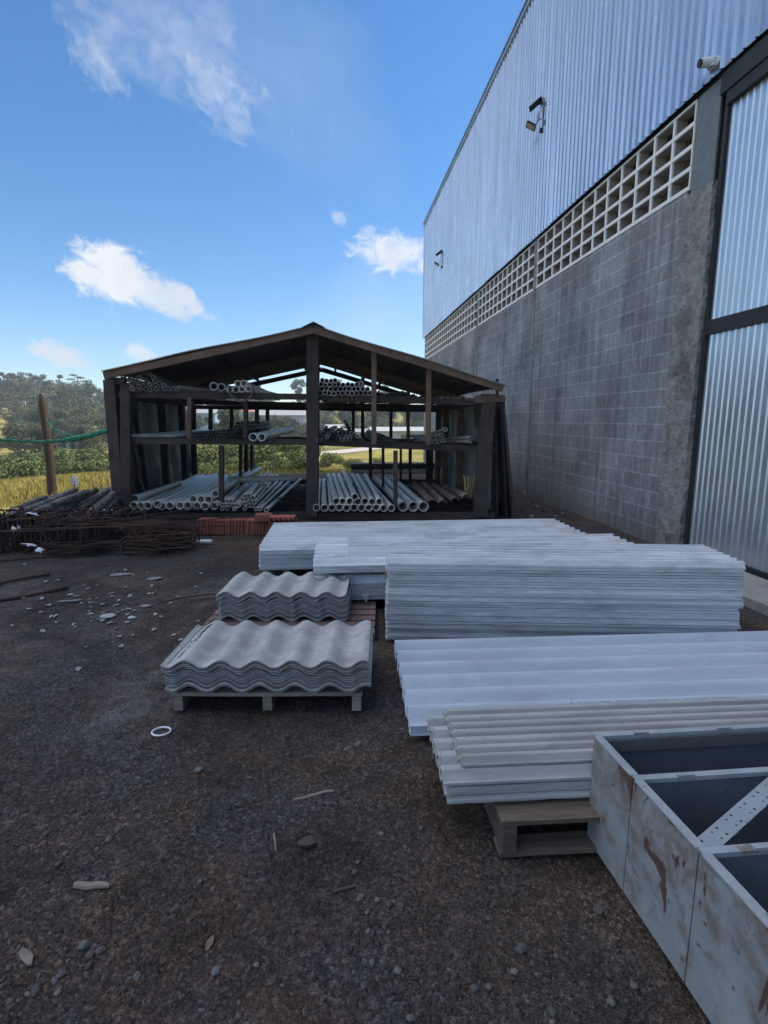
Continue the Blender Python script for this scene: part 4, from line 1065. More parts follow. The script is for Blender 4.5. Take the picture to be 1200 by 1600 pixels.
# white scraps on the heap
def scrap(p, s, label, name='plastic_scrap', mat='white_plastic', cat='scrap', yaw=None):
    m_ = MB(); rg = random.Random(int(p.x*1000)+int(p.y*777))
    def fn(u, v): return ((u-.5)*s[0], (v-.5)*s[1], s[2]*(.4*math.sin(u*3.1)+.5*rg.random()))
    m_.slab(fn, 4, 4, .004)
    a = rg.uniform(0, 3) if yaw is None else yaw
    rot = Matrix.Rotation(a, 3, 'Z') @ Matrix.Rotation(rg.uniform(-.3, .6), 3, 'X')
    m_.v = [rot @ v + p for v in m_.v]
    return thing(name, m_, M[mat], label, cat, smooth=True)
for (x, y, z), s, l_ in (((45, 853, .12), (.13,.1,.04), 'crumpled pale plastic bag low in the stirrup heap'), ((63, 862, .10), (.08,.07,.05), 'small white plastic scrap just right of the crumpled bag'), ((22, 832, .3), (.03,.05,.09), 'left one of two white tags on the standing stirrups'), ((30, 831, .3), (.03,.05,.09), 'right one of two white tags on the standing stirrups'),
                        ((167, 800, .32), (.14,.1,.05), 'white scrap at the foot of the left shed post'), ((253, 820, .22), (.13,.12,.03), 'striped pale scrap on the boxy stirrup bundle'), ((50, 805, .4), (.1,.1,.04), 'pale blue scrap between log ends and stirrups')):
    scrap(G(x, y, z), s, l_)
bt = MB(); A = G(309, 850); A.z = .03; bt.tube([A, A+Vector((.03, -.005, 0)), A+Vector((.16, -.02, 0)), A+Vector((.17, -.021, 0))], [.012, .025, .025, .02], 10)
thing('plastic_tube', bt, M['white_plastic'], 'short white plastic tube on the ground below the ceramic slabs', 'tube', smooth=True)
# logs
loglab = 'grey-barked pole stacked with others left of the shed'
lsrc = []
lg = [((5, 812), .26, (118, 765), .50), ((28, 815), .30, (138, 768), .52), ((10, 823), .12, (90, 775), .3), ((60, 815), .28, (150, 766), .50), ((70, 822), .16, (160, 772), .35), ((95, 818), .22, (168, 766), .46), ((108, 824), .10, (175, 778), .25),
      ((122, 820), .18, (178, 772), .42), ((140, 822), .10, (186, 780), .3), ((-25, 822), .10, (60, 785), .22), ((-10, 818), .22, (70, 778), .36), ((150, 828), .05, (190, 796), .18), ((45, 828), .05, (125, 790), .15), ((86, 829), .03, (150, 795), .14),
      ((16, 819), .18, (104, 772), .40), ((44, 818), .22, (128, 771), .42), ((80, 820), .20, (163, 770), .42), ((133, 823), .14, (182, 778), .36), ((-5, 826), .04, (84, 790), .14), ((112, 828), .04, (170, 792), .16), ((62, 826), .09, (140, 784), .22), ((30, 824), .12, (112, 780), .28)]
for i, (a, za, b, zb) in enumerate(lg):
    A, B = G(*a, za), G(*b, zb); r_ = rnd.uniform(.045, .066)
    if (B-A).length > 3.4: B = A + (B-A).normalized()*3.4
    n = 14; bow = Vector((rnd.uniform(-.03, .03), 0, rnd.uniform(-.02, .03)))
    pts = [A.lerp(B, k/n) + bow*math.sin(k/n*3.14) + Vector((rnd.uniform(-.004, .004), 0, rnd.uniform(-.004, .004))) for k in range(n+1)]
    thing('log', MB().tube(pts, [r_*(1-.02*k+rnd.uniform(-.07, .07)) for k in range(n+1)], 11), M['bark'], loglab, 'log', 'grey poles stacked left of the shed', smooth=True)
# leaning rough pole with green net rope
pt = G(82, 776); Dp = pt.y*cP+pt.x*sP
pts = [FD(x, y, Dp) for x, y in ((82, 790), (81, 760), (77, 715), (71, 665), (66, 632), (64, 616))]
PO = root('wooden_pole', (pts[0].x, pts[0].y, 0), 'rough brown wooden pole leaning left beyond the log pile', 'pole')
part('pole_shaft', MB().tube(pts, [.085, .082, .078, .074, .066, .032], 12), M['post_wood'], PO, True)
def rope(pxs, D, r_, label, n=3):
    base_ = [FD(x, y, D) for x, y in pxs]; m_ = MB()
    P_ = []
    for a, b in zip(base_, base_[1:]):
        for k in range(6): P_.append(a.lerp(b, k/6))
    P_.append(base_[-1])
    for s_ in range(n):
        q = [p + Vector((0, math.sin(i*.9+s_*2.1), math.cos(i*.9+s_*2.1)))*r_*.7 + ZAX*(.02*mnoise.noise((i*.4, s_, 1))) for i, p in enumerate(P_)]
        m_.tube(q, r_, 6)
    return thing('net_rope', m_, M['green_rope'], label, 'rope', smooth=True)
rope(((-12, 686), (30, 689), (66, 690.5), (98, 688.5)), Dp-.13, .018, 'thin green net rope stretched left from the pole')
rope(((98, 688.5), (120, 685), (140, 681), (172, 672)), Dp-.13, .030, 'thick bunched green net rope tied from the pole to the shed', 4)
rope(((72, 655), (80, 668), (100, 678), (122, 683)), Dp-.12, .010, 'thin green twine hanging from the middle of the pole', 2)
lpR = MB(); c0 = FD(81, 661, Dp-.12); lpR.tube([c0 + UAX*.06*math.cos(a) + ZAX*.09*math.sin(a) for a in [i*2*math.pi/16 for i in range(17)]], .008, 5, False)
thing('twine_loop', lpR, M['green_rope'], 'small loop of green twine beside the pole', 'rope')
# small flag rag on a twig between logs
tw = root('marker_twig', G(110, 800, .1), 'thin twig with a pale blue rag among the log ends', 'twig')
tA, tB = G(110, 800, .1), FD(117, 752, 7.6)
part('twig', MB().tube([tA, tA.lerp(tB, .5)+Vector((.02, 0, 0)), tB], .008, 6), M['wood_dark'], tw)
part('rag', MB().slab(lambda u, v: tB + Vector(((u-.5)*.10, .01*math.sin(u*5), (v-.5)*.12+.02*math.sin(u*4))), 6, 6, .004, Vector((0, 1, 0))), M['white_plastic'], tw, True)

# ------------------------------------------------------------------ small things on the ground
def gz(x, y): return terrain(x, y)
rg_pts = [FD(252+16*math.cos(a), 1143, 1) for a in ()]
rc = G(252, 1143); rm = MB()
pts = [rc + Vector((.042*math.cos(a), .035*math.sin(a), gz(rc.x, rc.y)+.012)) for a in [i*2*math.pi/24 for i in range(25)]]
rm.tube(pts, .0040, 8, False); thing('plastic_ring', rm, M['white_plastic'], 'white plastic ring lying on the dirt before the front pallet', 'ring', smooth=True)
def stick(a, b, r_, label, mat='wood_pale', name='stick'):
    A, B = G(*a), G(*b); A.z = gz(A.x, A.y)+r_*.7; B.z = gz(B.x, B.y)+r_*.7
    pts = [A.lerp(B, k/5)+Vector((0, rnd.uniform(-.004, .004), rnd.uniform(-.001, .002))) for k in range(6)]
    thing(name, MB().tube(pts, [r_*.8, r_, r_*1.05, r_, r_*.9, r_*.6], 8), M[mat], label, 'stick', smooth=True)
stick((116, 1379), (171, 1382), .011, 'thick pale stick lying at the left of the foreground')
stick((458, 1247), (522, 1233), .006, 'thin bent twig in the dirt right of the middle')
stick((521, 1391), (556, 1381), .005, 'short thin twig in the foreground dirt', 'wood_dark')
stick((428, 1298), (431, 1322), .004, 'tiny pale twig standing out of the gravel', 'wood_pale')
def chip(px, w, d, label, mat, yaw, group=None, name='board_scrap', cat='scrap'):
    p = G(*px); p.z = gz(p.x, p.y)+.006
    rg = random.Random(int(px[0]*7+px[1])); n = 7; ring = []
    for k in range(n):
        a = 2*math.pi*k/n + rg.uniform(-.3, .3); rr = rg.uniform(.75, 1.1)
        ring.append(Matrix.Rotation(yaw, 3, 'Z') @ Vector((w/2*math.cos(a)*rr, d/2*math.sin(a)*rr, rg.uniform(-.003, .004))))
    t = .006; m_ = MB().add([p+q for q in ring] + [p+q+Vector((0, 0, t)) for q in ring], [list(range(n))[::-1], list(range(n, 2*n))] + [[k, (k+1) % n, (k+1) % n+n, k+n] for k in range(n)])
    return thing(name, m_, M[mat], label, cat, group)
chip((40, 1490), .085, .028, 'flat brown piece of board at the lower left', 'wood_pale', -.7)
chip((326, 1465), .02, .06, 'narrow brown leaf lying in the lower middle', 'wood_brown', -.2, name='dry_leaf', cat='leaf')
chip((480, 1312), .07, .055, 'flat muddy slab half sunk right of the middle', 'wood_dark', .3)
chip((936, 1415), .03, .045, 'dark flat chip near the foot of the cabinet', 'stone', -.4)
chip((190, 896), .22, .10, 'flat pale sheet fragment below the rusty bundle', 'shard', .1, name='sheet_fragment', cat='fragment')
chip((241, 904), .17, .09, 'flat brownish sheet fragment right of the larger pale one', 'shard', .2, name='sheet_fragment', cat='fragment')
chip((110, 938), .19, .05, 'long narrow pale shard at the left', 'shard', .2, name='sheet_fragment', cat='fragment')
chip((166, 962), .13, .10, 'pale broken tile in the middle of the shards', 'shard', .4, name='sheet_fragment', cat='fragment')
chip((205, 962), .07, .05, 'whitest small shard right of the broken tile', 'white_plastic', .4, name='sheet_fragment', cat='fragment')
chip((228, 946), .09, .06, 'bluish shard at the right end of the scattered shards', 'shard', .4, name='sheet_fragment', cat='fragment')
rg = random.Random(11); first = None
for i in range(80):
    px = (rg.gauss(160, 60), rg.gauss(950, 28)) if i < 62 else (rg.uniform(10, 330), rg.uniform(885, 1000))
    chip(px, rg.uniform(.02, .06), rg.uniform(.015, .04), 'small pale shard scattered on the dirt left of the wavy stacks', 'shard', rg.uniform(0, 3), 'pale shards scattered on the dirt', 'tile_shard', 'fragment')
def rock_mesh(seed_, sub=2):
    import bmesh
    bm = bmesh.new(); bmesh.ops.create_icosphere(bm, subdivisions=sub, radius=1)
    for v in bm.verts:
        k = 1 + .35*mnoise.noise(v.co*1.3 + Vector((seed_*7, 0, 0))) + .12*mnoise.noise(v.co*3.5 + Vector((seed_, 3, 0)))
        v.co = Vector((v.co.x*k, v.co.y*k*.8, v.co.z*k*.6))
    me = bpy.data.meshes.new('stone'); bm.to_mesh(me); bm.free(); me.materials.append(M['stone']); return me
rocks = [rock_mesh(i) for i in range(5)]; rsrc = [None]*5
NAMED = [((55, 1541), .016, 'roundish grey stone at the lower left edge'), ((213, 1517), .013, 'pale stone left of the lower middle'), ((621, 1513), .012, 'pale pebble in the bottom middle'), ((991, 1531), .012, 'pale stone near the bottom right below the cabinet'), ((642, 1586), .012, 'grey stone at the bottom edge'), ((560, 1161), .020, 'cracked grey stone right of the front pallet'),
         ((126, 1300), .010, 'bright white pebble at the left'), ((184, 1294), .016, 'grey stone right of the white pebble'), ((207, 1182), .014, 'grey stone below the plastic ring'), ((310, 1203), .020, 'flat brownish stone in the left middle'), ((132, 1470), .018, 'dark stone in the small cluster at lower left'), ((156, 1478), .014, 'grey stone of the small cluster at lower left'), ((140, 1485), .012, 'pale stone of the small cluster at lower left'), ((575, 1452), .009, 'tiny grey pebble above the bottom middle'), ((955, 1556), .014, 'pale stone left of the cabinet foot at the bottom')]
def place_rock(p, s, label, group=None):
    k = rnd.randrange(5)
    if rsrc[k] is None: rsrc[k] = bpy.data.objects.new('stone', rocks[k]); o = rsrc[k]
    else: o = rsrc[k].copy()
    COL.objects.link(o); o.location = (p.x, p.y, gz(p.x, p.y)+s*.3); o.scale = (s, s, s); o.rotation_euler = (rnd.uniform(-.3, .3), rnd.uniform(-.3, .3), rnd.uniform(0, 6.28))
    return tag(o, label, 'stone', group)
for px, s, l_ in NAMED: place_rock(G(*px), s, l_)
for i in range(130):
    p = G(rnd.uniform(-20, 900), 900 + 700*rnd.random()**.8)
    if p.x > .3 and p.y > 1.3: continue
    if -.9 < p.x < .3 and 2.4 < p.y < 4.5: continue
    place_rock(p, rnd.choice((.006, .008, .009, .011, .014)), 'small loose stone on the dirt yard', 'loose stones on the yard')
# fine gravel worn into the ground
import bmesh
def gravel():
    bm = bmesh.new(); bmesh.ops.create_icosphere(bm, subdivisions=1, radius=1); V0 = [v.co.copy() for v in bm.verts]; F0 = [[v.index for v in f.verts] for f in bm.faces]; bm.free()
    m_ = MB(); rg = random.Random(3); n = 0
    while n < 34000:
        y = .75 + 6.5*rg.random()**1.7; x = rg.uniform(-.75*y-.5, min(.72*y+.1, 1.6))
        if x > .35 and y > 1.5: continue
        if -.8 < x < .2 and 2.7 < y < 4.3: continue
        k = mnoise.noise((x*1.1, y*1.1, 4)) + .5*mnoise.noise((x*3.2, y*3.2, 9))
        if rg.random() > .12 + max(0, k)*1.6: continue
        s = rg.choice((.0014, .0016, .0018, .002, .0022, .0026, .003, .0042))*(1 + .12*y)
        z = terrain(x, y); a = rg.uniform(0, 6.28); ca, sa = math.cos(a), math.sin(a); sx, sy, sz = s*rg.uniform(.7, 1.3), s*rg.uniform(.7, 1.3), s*rg.uniform(.5, .9)
        o = len(m_.v)
        for v in V0:
            j = 1 + rg.uniform(-.25, .25); X_, Y_ = v.x*sx*j, v.y*sy*j
            m_.v.append(Vector((x + X_*ca - Y_*sa, y + X_*sa + Y_*ca, z + v.z*sz*j + sz*.25)))
        for f in F0: m_.f.append([i+o for i in f]); m_.mi.append(0)
        n += 1
    me = m_.mesh('gravel', M['gravel']); o = bpy.data.objects.new('gravel', me); COL.objects.link(o); tag(o, 'fine grey gravel worn into the dirt yard', 'gravel', kind='stuff')
gravel()
# soil litter along the wall foot behind the boards
for k in range(8):
    p = G(815+k*9+rnd.uniform(-4, 4), 795+rnd.uniform(-8, 14)); place_rock(p, rnd.uniform(.03, .06), 'pale lump of rubble at the foot of the block wall beside the boards', 'rubble at the foot of the wall')

# ------------------------------------------------------------------ vegetation and far things
def leaf_mat(name, c1, c2, c3):
    m, nt, b = new_mat(name)
    v = coords(nt, 'Object', (1,1,1), True)
    f = noise_tex(nt, v, 1.6, 3, .6); g = noise_tex(nt, v, 9, 2, .5)
    col = mix(nt, ramp(nt, f, [(.35, 0.0), (.65, 1.0)]), c1, c2)
    col = mix(nt, ramp(nt, g, [(.55, 0.0), (.7, .6)]), col, c3)
    oi = N(nt, 'ShaderNodeObjectInfo'); k = math_(nt, 'MULTIPLY_ADD', oi.outputs['Random'], .7); nt.nodes[-1].inputs[2].default_value = .65
    col = mix(nt, 1.0, col, k, 'MULTIPLY')
    nt.links.new(col, b.inputs['Base Color']); b.inputs['Roughness'].default_value = .7; b.inputs['Specular IOR Level'].default_value = .25
    return m
LM = [leaf_mat('olive_foliage', (.085,.098,.032), (.135,.138,.05), (.19,.18,.075)), leaf_mat('dark_foliage', (.03,.05,.022), (.05,.075,.03), (.07,.095,.04)), leaf_mat('yellow_green_foliage', (.09,.12,.025), (.14,.165,.04), (.18,.19,.06)), leaf_mat('grey_green_foliage', (.085,.095,.055), (.125,.135,.078), (.18,.178,.11))]
TRUNK = surf('pale_trunk', (.16,.14,.12), (.26,.24,.21), 5, rough=.9)
def crown(clumps, n, leaf, seed_):
    rg = random.Random(seed_); m_ = MB()
    vol = [c[3]*c[4]*c[5] for c in clumps]; tot = sum(vol)
    for c, v_ in zip(clumps, vol):
        for i in range(max(12, int(n*v_/tot))):
            while True:
                d = Vector((rg.uniform(-1, 1), rg.uniform(-1, 1), rg.uniform(-1, 1)))
                if .15 < d.length < 1: break
            d *= (.55 + .45*rg.random()) / max(d.length, .3) * (d.length**.35)
            if mnoise.noise(d*2.2 + Vector((c[0]*3, seed_, c[2]))) < -.18: continue
            p = Vector((c[0]+d.x*c[3], c[1]+d.y*c[4], c[2]+d.z*c[5])); s = leaf*rg.uniform(.6, 1.3)
            nrm = (d + Vector((rg.uniform(-.9, .9), rg.uniform(-.9, .9), rg.uniform(-.4, 1.0)))).normalized()
            a = nrm.orthogonal().normalized(); a = Matrix.Rotation(rg.uniform(0, 6.28), 3, nrm) @ a; b = nrm.cross(a)
            m_.add([p - a*s, p - b*s*.55 + nrm*s*.1, p + a*s, p + b*s*.55 + nrm*s*.15], [(0, 1, 2, 3)])
    return m_
def tree_proto(name, kind, seed_):
    rg = random.Random(seed_)
    r_ = bpy.data.objects.new(name, None); COL.objects.link(r_); tk = MB(); cl = []
    if kind == 'bush':
        for k in range(7):
            a = rg.uniform(0, 6.28); rr = rg.uniform(0, .55); cl.append((rr*math.cos(a), rr*math.sin(a), rg.uniform(.35, .75), rg.uniform(.3, .5), rg.uniform(.3, .5), rg.uniform(.25, .4)))
            tk.tube([(0, 0, -.1), (cl[-1][0]*.7, cl[-1][1]*.7, cl[-1][2])], [.03, .01], 5)
        n, leaf = 2000, .05
    elif kind == 'round':
        tk.tube([(0, 0, -.05), (.01, .02, .2), (.02, 0, .6)], [.035, .028, .012], 7)
        for k in range(10):
            a = rg.uniform(0, 6.28); rr = rg.uniform(.05, .30); z = rg.uniform(.34, .86); cl.append((rr*math.cos(a), rr*math.sin(a), z, rg.uniform(.13, .22), rg.uniform(.13, .22), rg.uniform(.10, .16)))
            tk.tube([(.01, .01, z*.5), (cl[-1][0], cl[-1][1], z)], [.014, .005], 5)
        n, leaf = 2100, .026
    elif kind == 'tall':
        tk.tube([(0, 0, -.05), (.008, .01, .4), (0, 0, .95)], [.022, .016, .006], 7)
        for k in range(9):
            a = rg.uniform(0, 6.28); rr = rg.uniform(.02, .15); z = rg.uniform(.52, .95); cl.append((rr*math.cos(a), rr*math.sin(a), z, rg.uniform(.07, .13), rg.uniform(.07, .13), rg.uniform(.05, .08)))
            tk.tube([(0, 0, z-.09), (cl[-1][0], cl[-1][1], z)], [.008, .003], 5)
        n, leaf = 1500, .02
    else:   # layered conifer with an open flat top
        tk.tube([(0, 0, -.05), (0, 0, .97)], [.02, .008], 7)
        for k in range(12):
            a = k*2.4; z = .5 + .04*k; rr = .16*(1-.5*abs(k/11-.55)); cl.append((rr*math.cos(a), rr*math.sin(a), z, .10, .10, .028)); tk.tube([(0, 0, z-.02), (rr*math.cos(a), rr*math.sin(a), z)], [.007, .003], 4)
        n, leaf = 1300, .018
    mt = {'bush': 2, 'round': seed_ % 2 * 3, 'tall': 3, 'pine': 1}[kind]
    part('trunk', tk, TRUNK, r_, True); part('crown', crown(cl, n, leaf, seed_), LM[mt], r_)
    return r_
PRO = {'round': [tree_proto('broadleaf_tree', 'round', s) for s in (1, 2, 3, 4)], 'tall': [tree_proto('tall_tree', 'tall', s) for s in (5, 6, 7)], 'pine': [tree_proto('pine_tree', 'pine', 8)], 'bush': [tree_proto('shrub', 'bush', s) for s in (9, 10, 11)]}
for k_ in range(4): PRO['round'][k_].children[0 if PRO['round'][k_].children[0].name.startswith('crown') else 1].data.materials[0] = LM[(0, 1, 3, 0)[k_]]
used = {}
def plant(kind, px, D, h, wid, label, group, cat):
    i = rnd.randrange(len(PRO[kind])); src = PRO[kind][i]
    lat = (px-600)/F*D; X = lat*cP + D*sP; Y = -lat*sP + D*cP
    if (kind, i) not in used: used[(kind, i)] = 1; o = src
    else: o = copy_tree(src)
    o.location = (X, Y, terrain(X, Y, False)-.1); s = h; o.scale = (s*wid, s*wid, s); o.rotation_euler = (0, 0, rnd.uniform(0, 6.28))
    return tag(o, label, cat, group)
def hillpx():
    return rnd.uniform(-30, 190) if rnd.random() < .52 else (rnd.uniform(290, 500) if rnd.random() < .62 else rnd.uniform(490, 690))
for i in range(175):
    px = hillpx(); D = 58 + 78*rnd.random()**.85
    if px > 290 and D < 92: D = rnd.uniform(92, 136)
    h = rnd.uniform(4.2, 6.6)*(1.0 if D > 75 else .8)
    plant('round', px, D, h, rnd.uniform(.85, 1.2), 'round-crowned tree in the wood on the far hillside', 'round-crowned trees on the hillside', 'tree')
for i in range(30):
    plant('round', rnd.uniform(-330, -30), rnd.uniform(60, 134), rnd.uniform(4.4, 6.6), rnd.uniform(.85, 1.2), 'round-crowned tree in the wood on the far hillside', 'round-crowned trees on the hillside', 'tree')
for i in range(34):
    px = rnd.uniform(-30, 112) if i < 22 else rnd.uniform(385, 640)
    plant('tall', px, rnd.uniform(126, 144), rnd.uniform(6.2, 8.6), rnd.uniform(.9, 1.3), 'tall slender tree with bare trunk on the hill crest', 'slender trees on the skyline', 'tree')
plant('pine', 134, 128, 7.6, 1.25, 'flat-topped pine standing alone on the skyline left of the shed', None, 'tree')
for i in range(46):
    px = rnd.uniform(-40, 190); D = rnd.uniform(25, 46)
    plant('bush', px, D, rnd.uniform(1.5, 2.3)*(1 if D > 30 else .8), rnd.uniform(.8, 1.1), 'bushy green shrub in the band beyond the yellow grass left of the shed', 'shrubs beyond the grass', 'shrub')
for i in range(24):
    px = rnd.uniform(320, 500) if i < 18 else rnd.uniform(495, 600); D = rnd.uniform(24, 32)
    plant('bush', px, D, rnd.uniform(.55, 1.0), rnd.uniform(.9, 1.3), 'low shrub on the pasture seen through the shed', 'low shrubs seen through the shed', 'shrub')
for i in range(22):
    px = rnd.uniform(-30, 185) if i < 15 else rnd.uniform(320, 440); D = rnd.uniform(48, 60)
    plant('round', px, D, rnd.uniform(3.2, 4.2), rnd.uniform(.9, 1.2), 'dark tree at the foot of the hill behind the shrubs', 'dark trees at the foot of the hill', 'tree')
for i in range(26):
    plant('round', rnd.uniform(300, 480) if i < 13 else rnd.uniform(490, 680), rnd.uniform(66, 92), rnd.uniform(3.0, 4.4), 1.1, 'tree in the valley seen through the shed', 'valley trees seen through the shed', 'tree')
for i in range(22):
    px = rnd.uniform(318, 486); D = rnd.uniform(30, 46)
    plant('bush', px, D, rnd.uniform(1.0, 1.9), rnd.uniform(.9, 1.2), 'bushy shrub on the slope seen through the left half of the shed', 'bushy shrubs on the slope behind the shed', 'shrub')
# far houses and low sheds in the valley
HW = [surf('white_house_wall', (.40,.41,.40), (.48,.49,.48), 2, vary=.1), surf('blue_house_wall', (.28,.38,.46), (.33,.43,.51), 2, vary=.1)]
HR = [surf('grey_house_roof', (.28,.28,.28), (.38,.38,.37), 2), surf('clay_house_roof', (.32,.16,.10), (.40,.21,.14), 2)]
def house(px, D, w, d, h, rh, wm, rm, label, cat='house', base_y=None, name='house'):
    lat = (px-600)/F*D; X = lat*cP + D*sP; Y = -lat*sP + D*cP; z = H - (base_y-656)/F*D if base_y else terrain(X, Y, False)
    zt = terrain(X, Y, False)
    r_ = root(name, (X, Y, min(z, zt)), label, cat)
    z0 = min(z, zt)-.3; z1 = z+h
    part('wall', MB().box((X-w/2, Y-d/2, z0), (X+w/2, Y+d/2, z1)), wm, r_)
    e = .3; rf_ = MB()
    for sgn in (-1, 1):
        rf_.hexa([(X-w/2-e, Y, z1+rh), (X+w/2+e, Y, z1+rh), (X+w/2+e, Y+sgn*(d/2+e), z1), (X-w/2-e, Y+sgn*(d/2+e), z1), (X-w/2-e, Y, z1+rh+.1), (X+w/2+e, Y, z1+rh+.1), (X+w/2+e, Y+sgn*(d/2+e), z1+.1), (X-w/2-e, Y+sgn*(d/2+e), z1+.1)])
    part('roof', rf_, rm, r_)
    for k in (-.28, .22):
        part('window', MB().box((X+k*w-.45, Y-d/2-.03, z1-1.6), (X+k*w+.45, Y-d/2+.02, z1-.6)), M['black'], r_)
    part('door', MB().box((X-.02*w-.4, Y-d/2-.03, z1-2.2), (X-.02*w+.4, Y-d/2+.02, z1-.3)), M['wood_brown'], r_)
house(322, 95, 5, 5, 2.4, 1.1, HW[1], HR[0], 'bluish house seen through the left opening of the shed', base_y=668)
house(447, 88, 7, 5, 2.3, 1.0, HW[0], HR[0], 'white house with grey roof left of the centre post', base_y=672)
house(470, 92, 5, 5, 2.4, 1.2, HW[0], HR[1], 'white house with clay roof close beside the centre post', base_y=676)
house(402, 100, 5, 5, 2.3, 1.0, HW[1], HR[1], 'bluish house with clay roof between two thin shed posts', base_y=664)
house(512, 84, 8, 5, .7, .5, HW[0], HR[0], 'long low white shed just right of the centre post', 'farm shed', 676, 'farm_shed')
house(552, 66, 6, 4, .55, .35, HW[0], HR[0], 'long low pale shed in the middle of the right opening', 'farm shed', 682, 'farm_shed')
house(630, 60, 7, 4, .6, .4, HW[0], HR[0], 'long low pale shed between the two brown posts', 'farm shed', 682, 'farm_shed')
house(88, 118, 5, 4, 1.9, .8, HW[0], HR[0], 'small pale house among the trees high on the left hillside', base_y=636)
house(130, 70, 5, 4, 1.6, .8, HW[0], HR[1], 'clay-roofed house half hidden behind the green rope', base_y=698)
# pale farm road across the far pasture
rd = MB()
def rdf(u, v):
    px = 492+u*175; D = 42+6*u+v*3.2; lat = (px-600)/F*D; X = lat*cP+D*sP; Y = -lat*sP+D*cP
    return (X, Y, terrain(X, Y, False)+.05)
rd.slab(rdf, 40, 4, .3); thing('road', rd, surf('pale_dirt_road', (.42,.36,.31), (.52,.46,.40), 1, vary=0), kind='structure', smooth=True)
# grass tufts on the lit pasture next to the yard
def tufts():
    m_ = MB(); rg = random.Random(21); n = 0
    while n < 42000:
        D = rg.uniform(9, 30); px = rg.uniform(-40, 200) if rg.random() < .7 else rg.uniform(320, 640)
        lat = (px-600)/F*D; X = lat*cP+D*sP; Y = -lat*sP+D*cP
        if X > -5.0 and Y < 15.5: n += .2; continue
        n += 1; z = terrain(X, Y); h = rg.uniform(.02, .10)*(1+.02*D)*(.4+max(0, .6+mnoise.noise((X*.4, Y*.4, 2)))); a = rg.uniform(0, 3.14); w = .008+.0006*D
        dx, dy = math.cos(a)*w, math.sin(a)*w; lx, ly = rg.uniform(-.06, .06), rg.uniform(-.06, .06)
        m_.add([(X-dx, Y-dy, z-.02), (X+dx, Y+dy, z-.02), (X+lx, Y+ly, z+h)], [(0, 1, 2)])
    o = bpy.data.objects.new('grass', m_.mesh('grass', leaf_mat('dry_grass', (.27,.23,.06), (.40,.32,.09), (.48,.38,.14)))); COL.objects.link(o); tag(o, 'yellowing pasture grass beyond the yard', 'grass', kind='stuff')
tufts()

# ------------------------------------------------------------------ air
hz = MB().box((-260, -60, -40), (260, 330, 40))
hm = bpy.data.materials.new('thin_haze'); hm.use_nodes = True; nt = hm.node_tree
nt.nodes.remove(nt.nodes['Principled BSDF'])
pv_ = N(nt, 'ShaderNodeVolumePrincipled'); pv_.inputs['Color'].default_value = (.86,.92,1,1); pv_.inputs['Density'].default_value = .0012; pv_.inputs['Anisotropy'].default_value = .3
nt.links.new(pv_.outputs[0], nt.nodes['Material Output'].inputs['Volume'])
HAZE = True
if HAZE:
    ho = bpy.data.objects.new('haze', hz.mesh('haze', hm)); COL.objects.link(ho); tag(ho, kind='stuff')

# ------------------------------------------------------------------ light and sky
ELEV, AZ = R(47), R(70)          # sun to the right, a little ahead; AZ measured from +Y towards +X
w = bpy.data.worlds.new('World'); S.world = w; w.use_nodes = True; nt = w.node_tree
bg = nt.nodes['Background']; STR = .14
sky = N(nt, 'ShaderNodeTexSky', sky_type='NISHITA'); sky.sun_disc = False; sky.sun_elevation = ELEV; sky.sun_rotation = AZ
sky.air_density = 1.0; sky.dust_density = 0.3; sky.ozone_density = 3.0; sky.altitude = 600
tc = N(nt, 'ShaderNodeTexCoord'); vd = tc.outputs['Generated']
def vdot(vec):
    n = N(nt, 'ShaderNodeVectorMath', operation='DOT_PRODUCT'); nt.links.new(vd, n.inputs[0]); n.inputs[1].default_value = vec; return n.outputs['Value']
masks = []
def cloud(px, py, rx, ry, tilt, scale, dens, soft, seed_, cov=.5):
    X, Y, U, f = ray(px, py); c = Vector((X, Y, U)); L = c.length; c.normalize()
    r0 = c.cross(ZAX).normalized(); u0 = r0.cross(c)
    ca, sa = math.cos(R(tilt)), math.sin(R(tilt)); r1 = r0*ca + u0*sa; u1 = u0*ca - r0*sa
    dc = vdot(c); a = math_(nt, 'DIVIDE', vdot(r1), dc); b = math_(nt, 'DIVIDE', vdot(u1), dc)
    a = math_(nt, 'DIVIDE', a, rx/L); b = math_(nt, 'DIVIDE', b, ry/L)
    d2 = math_(nt, 'ADD', math_(nt, 'MULTIPLY', a, a), math_(nt, 'MULTIPLY', b, b))
    front = math_(nt, 'GREATER_THAN', dc, 0.2)
    cb = N(nt, 'ShaderNodeCombineXYZ'); nt.links.new(a, cb.inputs[0]); nt.links.new(math_(nt, 'MULTIPLY', b, ry/rx*1.4), cb.inputs[1]); cb.inputs[2].default_value = seed_
    n = noise_tex(nt, cb.outputs[0], scale, 9, .62, .55)
    e = math_(nt, 'SUBTRACT', n, math_(nt, 'MULTIPLY', d2, .34))
    e = math_(nt, 'SUBTRACT', e, cov-.34)
    m_ = math_(nt, 'MULTIPLY', math_(nt, 'DIVIDE', e, soft, True), dens); m_ = math_(nt, 'MULTIPLY', m_, front)
    masks.append(m_)
cloud(178, 430, 74, 50, -14, 2.3, .95, .22, 1.3, .50)
cloud(250, 458, 92, 30, -22, 2.4, .85, .24, 6.3, .52)
cloud(618, 395, 80, 40, -8, 2.6, .85, .26, 4.1, .55)
cloud(250, 42, 175, 95, -12, 3.2, .46, .62, 7.7, .53)
cloud(345, 135, 95, 62, -42, 2.8, .5, .45, 2.2, .56)
cloud(155, 95, 60, 40, -50, 2.8, .45, .45, 3.9, .56)
cloud(92, 553, 42, 18, -14, 2.0, .85, .3, 9.1, .46)
cloud(218, 551, 24, 14, -14, 2.0, .8, .3, 5.5, .46)
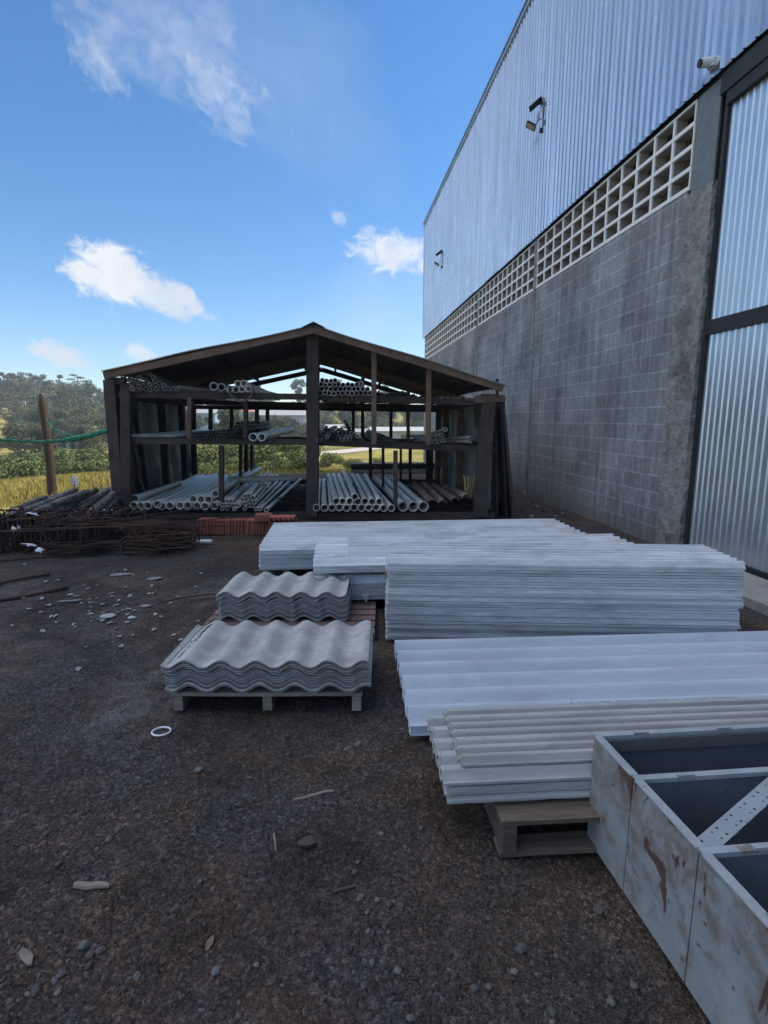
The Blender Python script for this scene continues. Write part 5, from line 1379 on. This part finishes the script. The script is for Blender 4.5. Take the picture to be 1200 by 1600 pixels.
cloud(530, 340, 14, 12, -30, 1.8, .4, .3, 3.5, .50)
cloud(460, 130, 230, 120, -35, .9, .14, .5, 6.4, .50)
cloud(620, 480, 150, 90, 0, .9, .22, .6, 8.4, .44)
# unseen cloud banks added as fill: the first, overhead, lifts the ambient light
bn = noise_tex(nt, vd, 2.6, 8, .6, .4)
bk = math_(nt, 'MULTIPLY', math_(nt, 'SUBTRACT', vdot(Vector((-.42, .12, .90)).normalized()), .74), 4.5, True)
rib_fill = math_(nt, 'MULTIPLY', math_(nt, 'SUBTRACT', vdot(Vector((-.62, -.74, .26)).normalized()), .80), 5.0, True)  # second unseen bank, added behind the camera to brighten the siding ribs
bk = math_(nt, 'MAXIMUM', bk, math_(nt, 'MULTIPLY', rib_fill, .30))
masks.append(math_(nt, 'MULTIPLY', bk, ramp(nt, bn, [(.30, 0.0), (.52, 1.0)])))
fill_bank = masks.pop()
tot = masks[0]
for m_ in masks[1:]: tot = math_(nt, 'MAXIMUM', tot, m_)
shade = noise_tex(nt, vd, 9, 5, .6)
ccol = mix(nt, ramp(nt, shade, [(.35, 0.0), (.65, 1.0)]), (3.5, 3.75, 4.1), (4.7, 4.75, 4.85))
hs = N(nt, 'ShaderNodeHueSaturation'); hs.inputs['Saturation'].default_value = 1.3; hs.inputs['Value'].default_value = .84; nt.links.new(sky.outputs[0], hs.inputs['Color'])
nt.links.new(mix(nt, fill_bank, mix(nt, tot, hs.outputs[0], ccol), (11.5, 11.8, 12.4)), bg.inputs['Color']); bg.inputs['Strength'].default_value = STR
sl = bpy.data.lights.new('sun', 'SUN'); sl.energy = 4.0; sl.angle = R(.5); sl.color = (1, .93, .82)
so = bpy.data.objects.new('sun', sl); COL.objects.link(so)
to_sun = Vector((math.cos(ELEV)*math.sin(AZ), math.cos(ELEV)*math.cos(AZ), math.sin(ELEV)))
so.rotation_euler = to_sun.to_track_quat('Z', 'Y').to_euler(); so.location = (30, 10, 40)

cam = bpy.data.cameras.new('camera'); co = bpy.data.objects.new('camera', cam); COL.objects.link(co); S.camera = co
cam.sensor_fit = 'VERTICAL'; cam.sensor_height = 36; cam.lens = F/1600*36; cam.clip_end = 5000; cam.clip_start = .05
co.location = (0, 0, H); co.rotation_euler = (R(90)-TH, 0, -PSI)
S.view_settings.view_transform = 'Standard'; S.view_settings.look = 'None'; S.view_settings.exposure = 0.62; S.view_settings.gamma = 1
S.cycles.volume_bounces = 0; S.cycles.volume_step_rate = 4
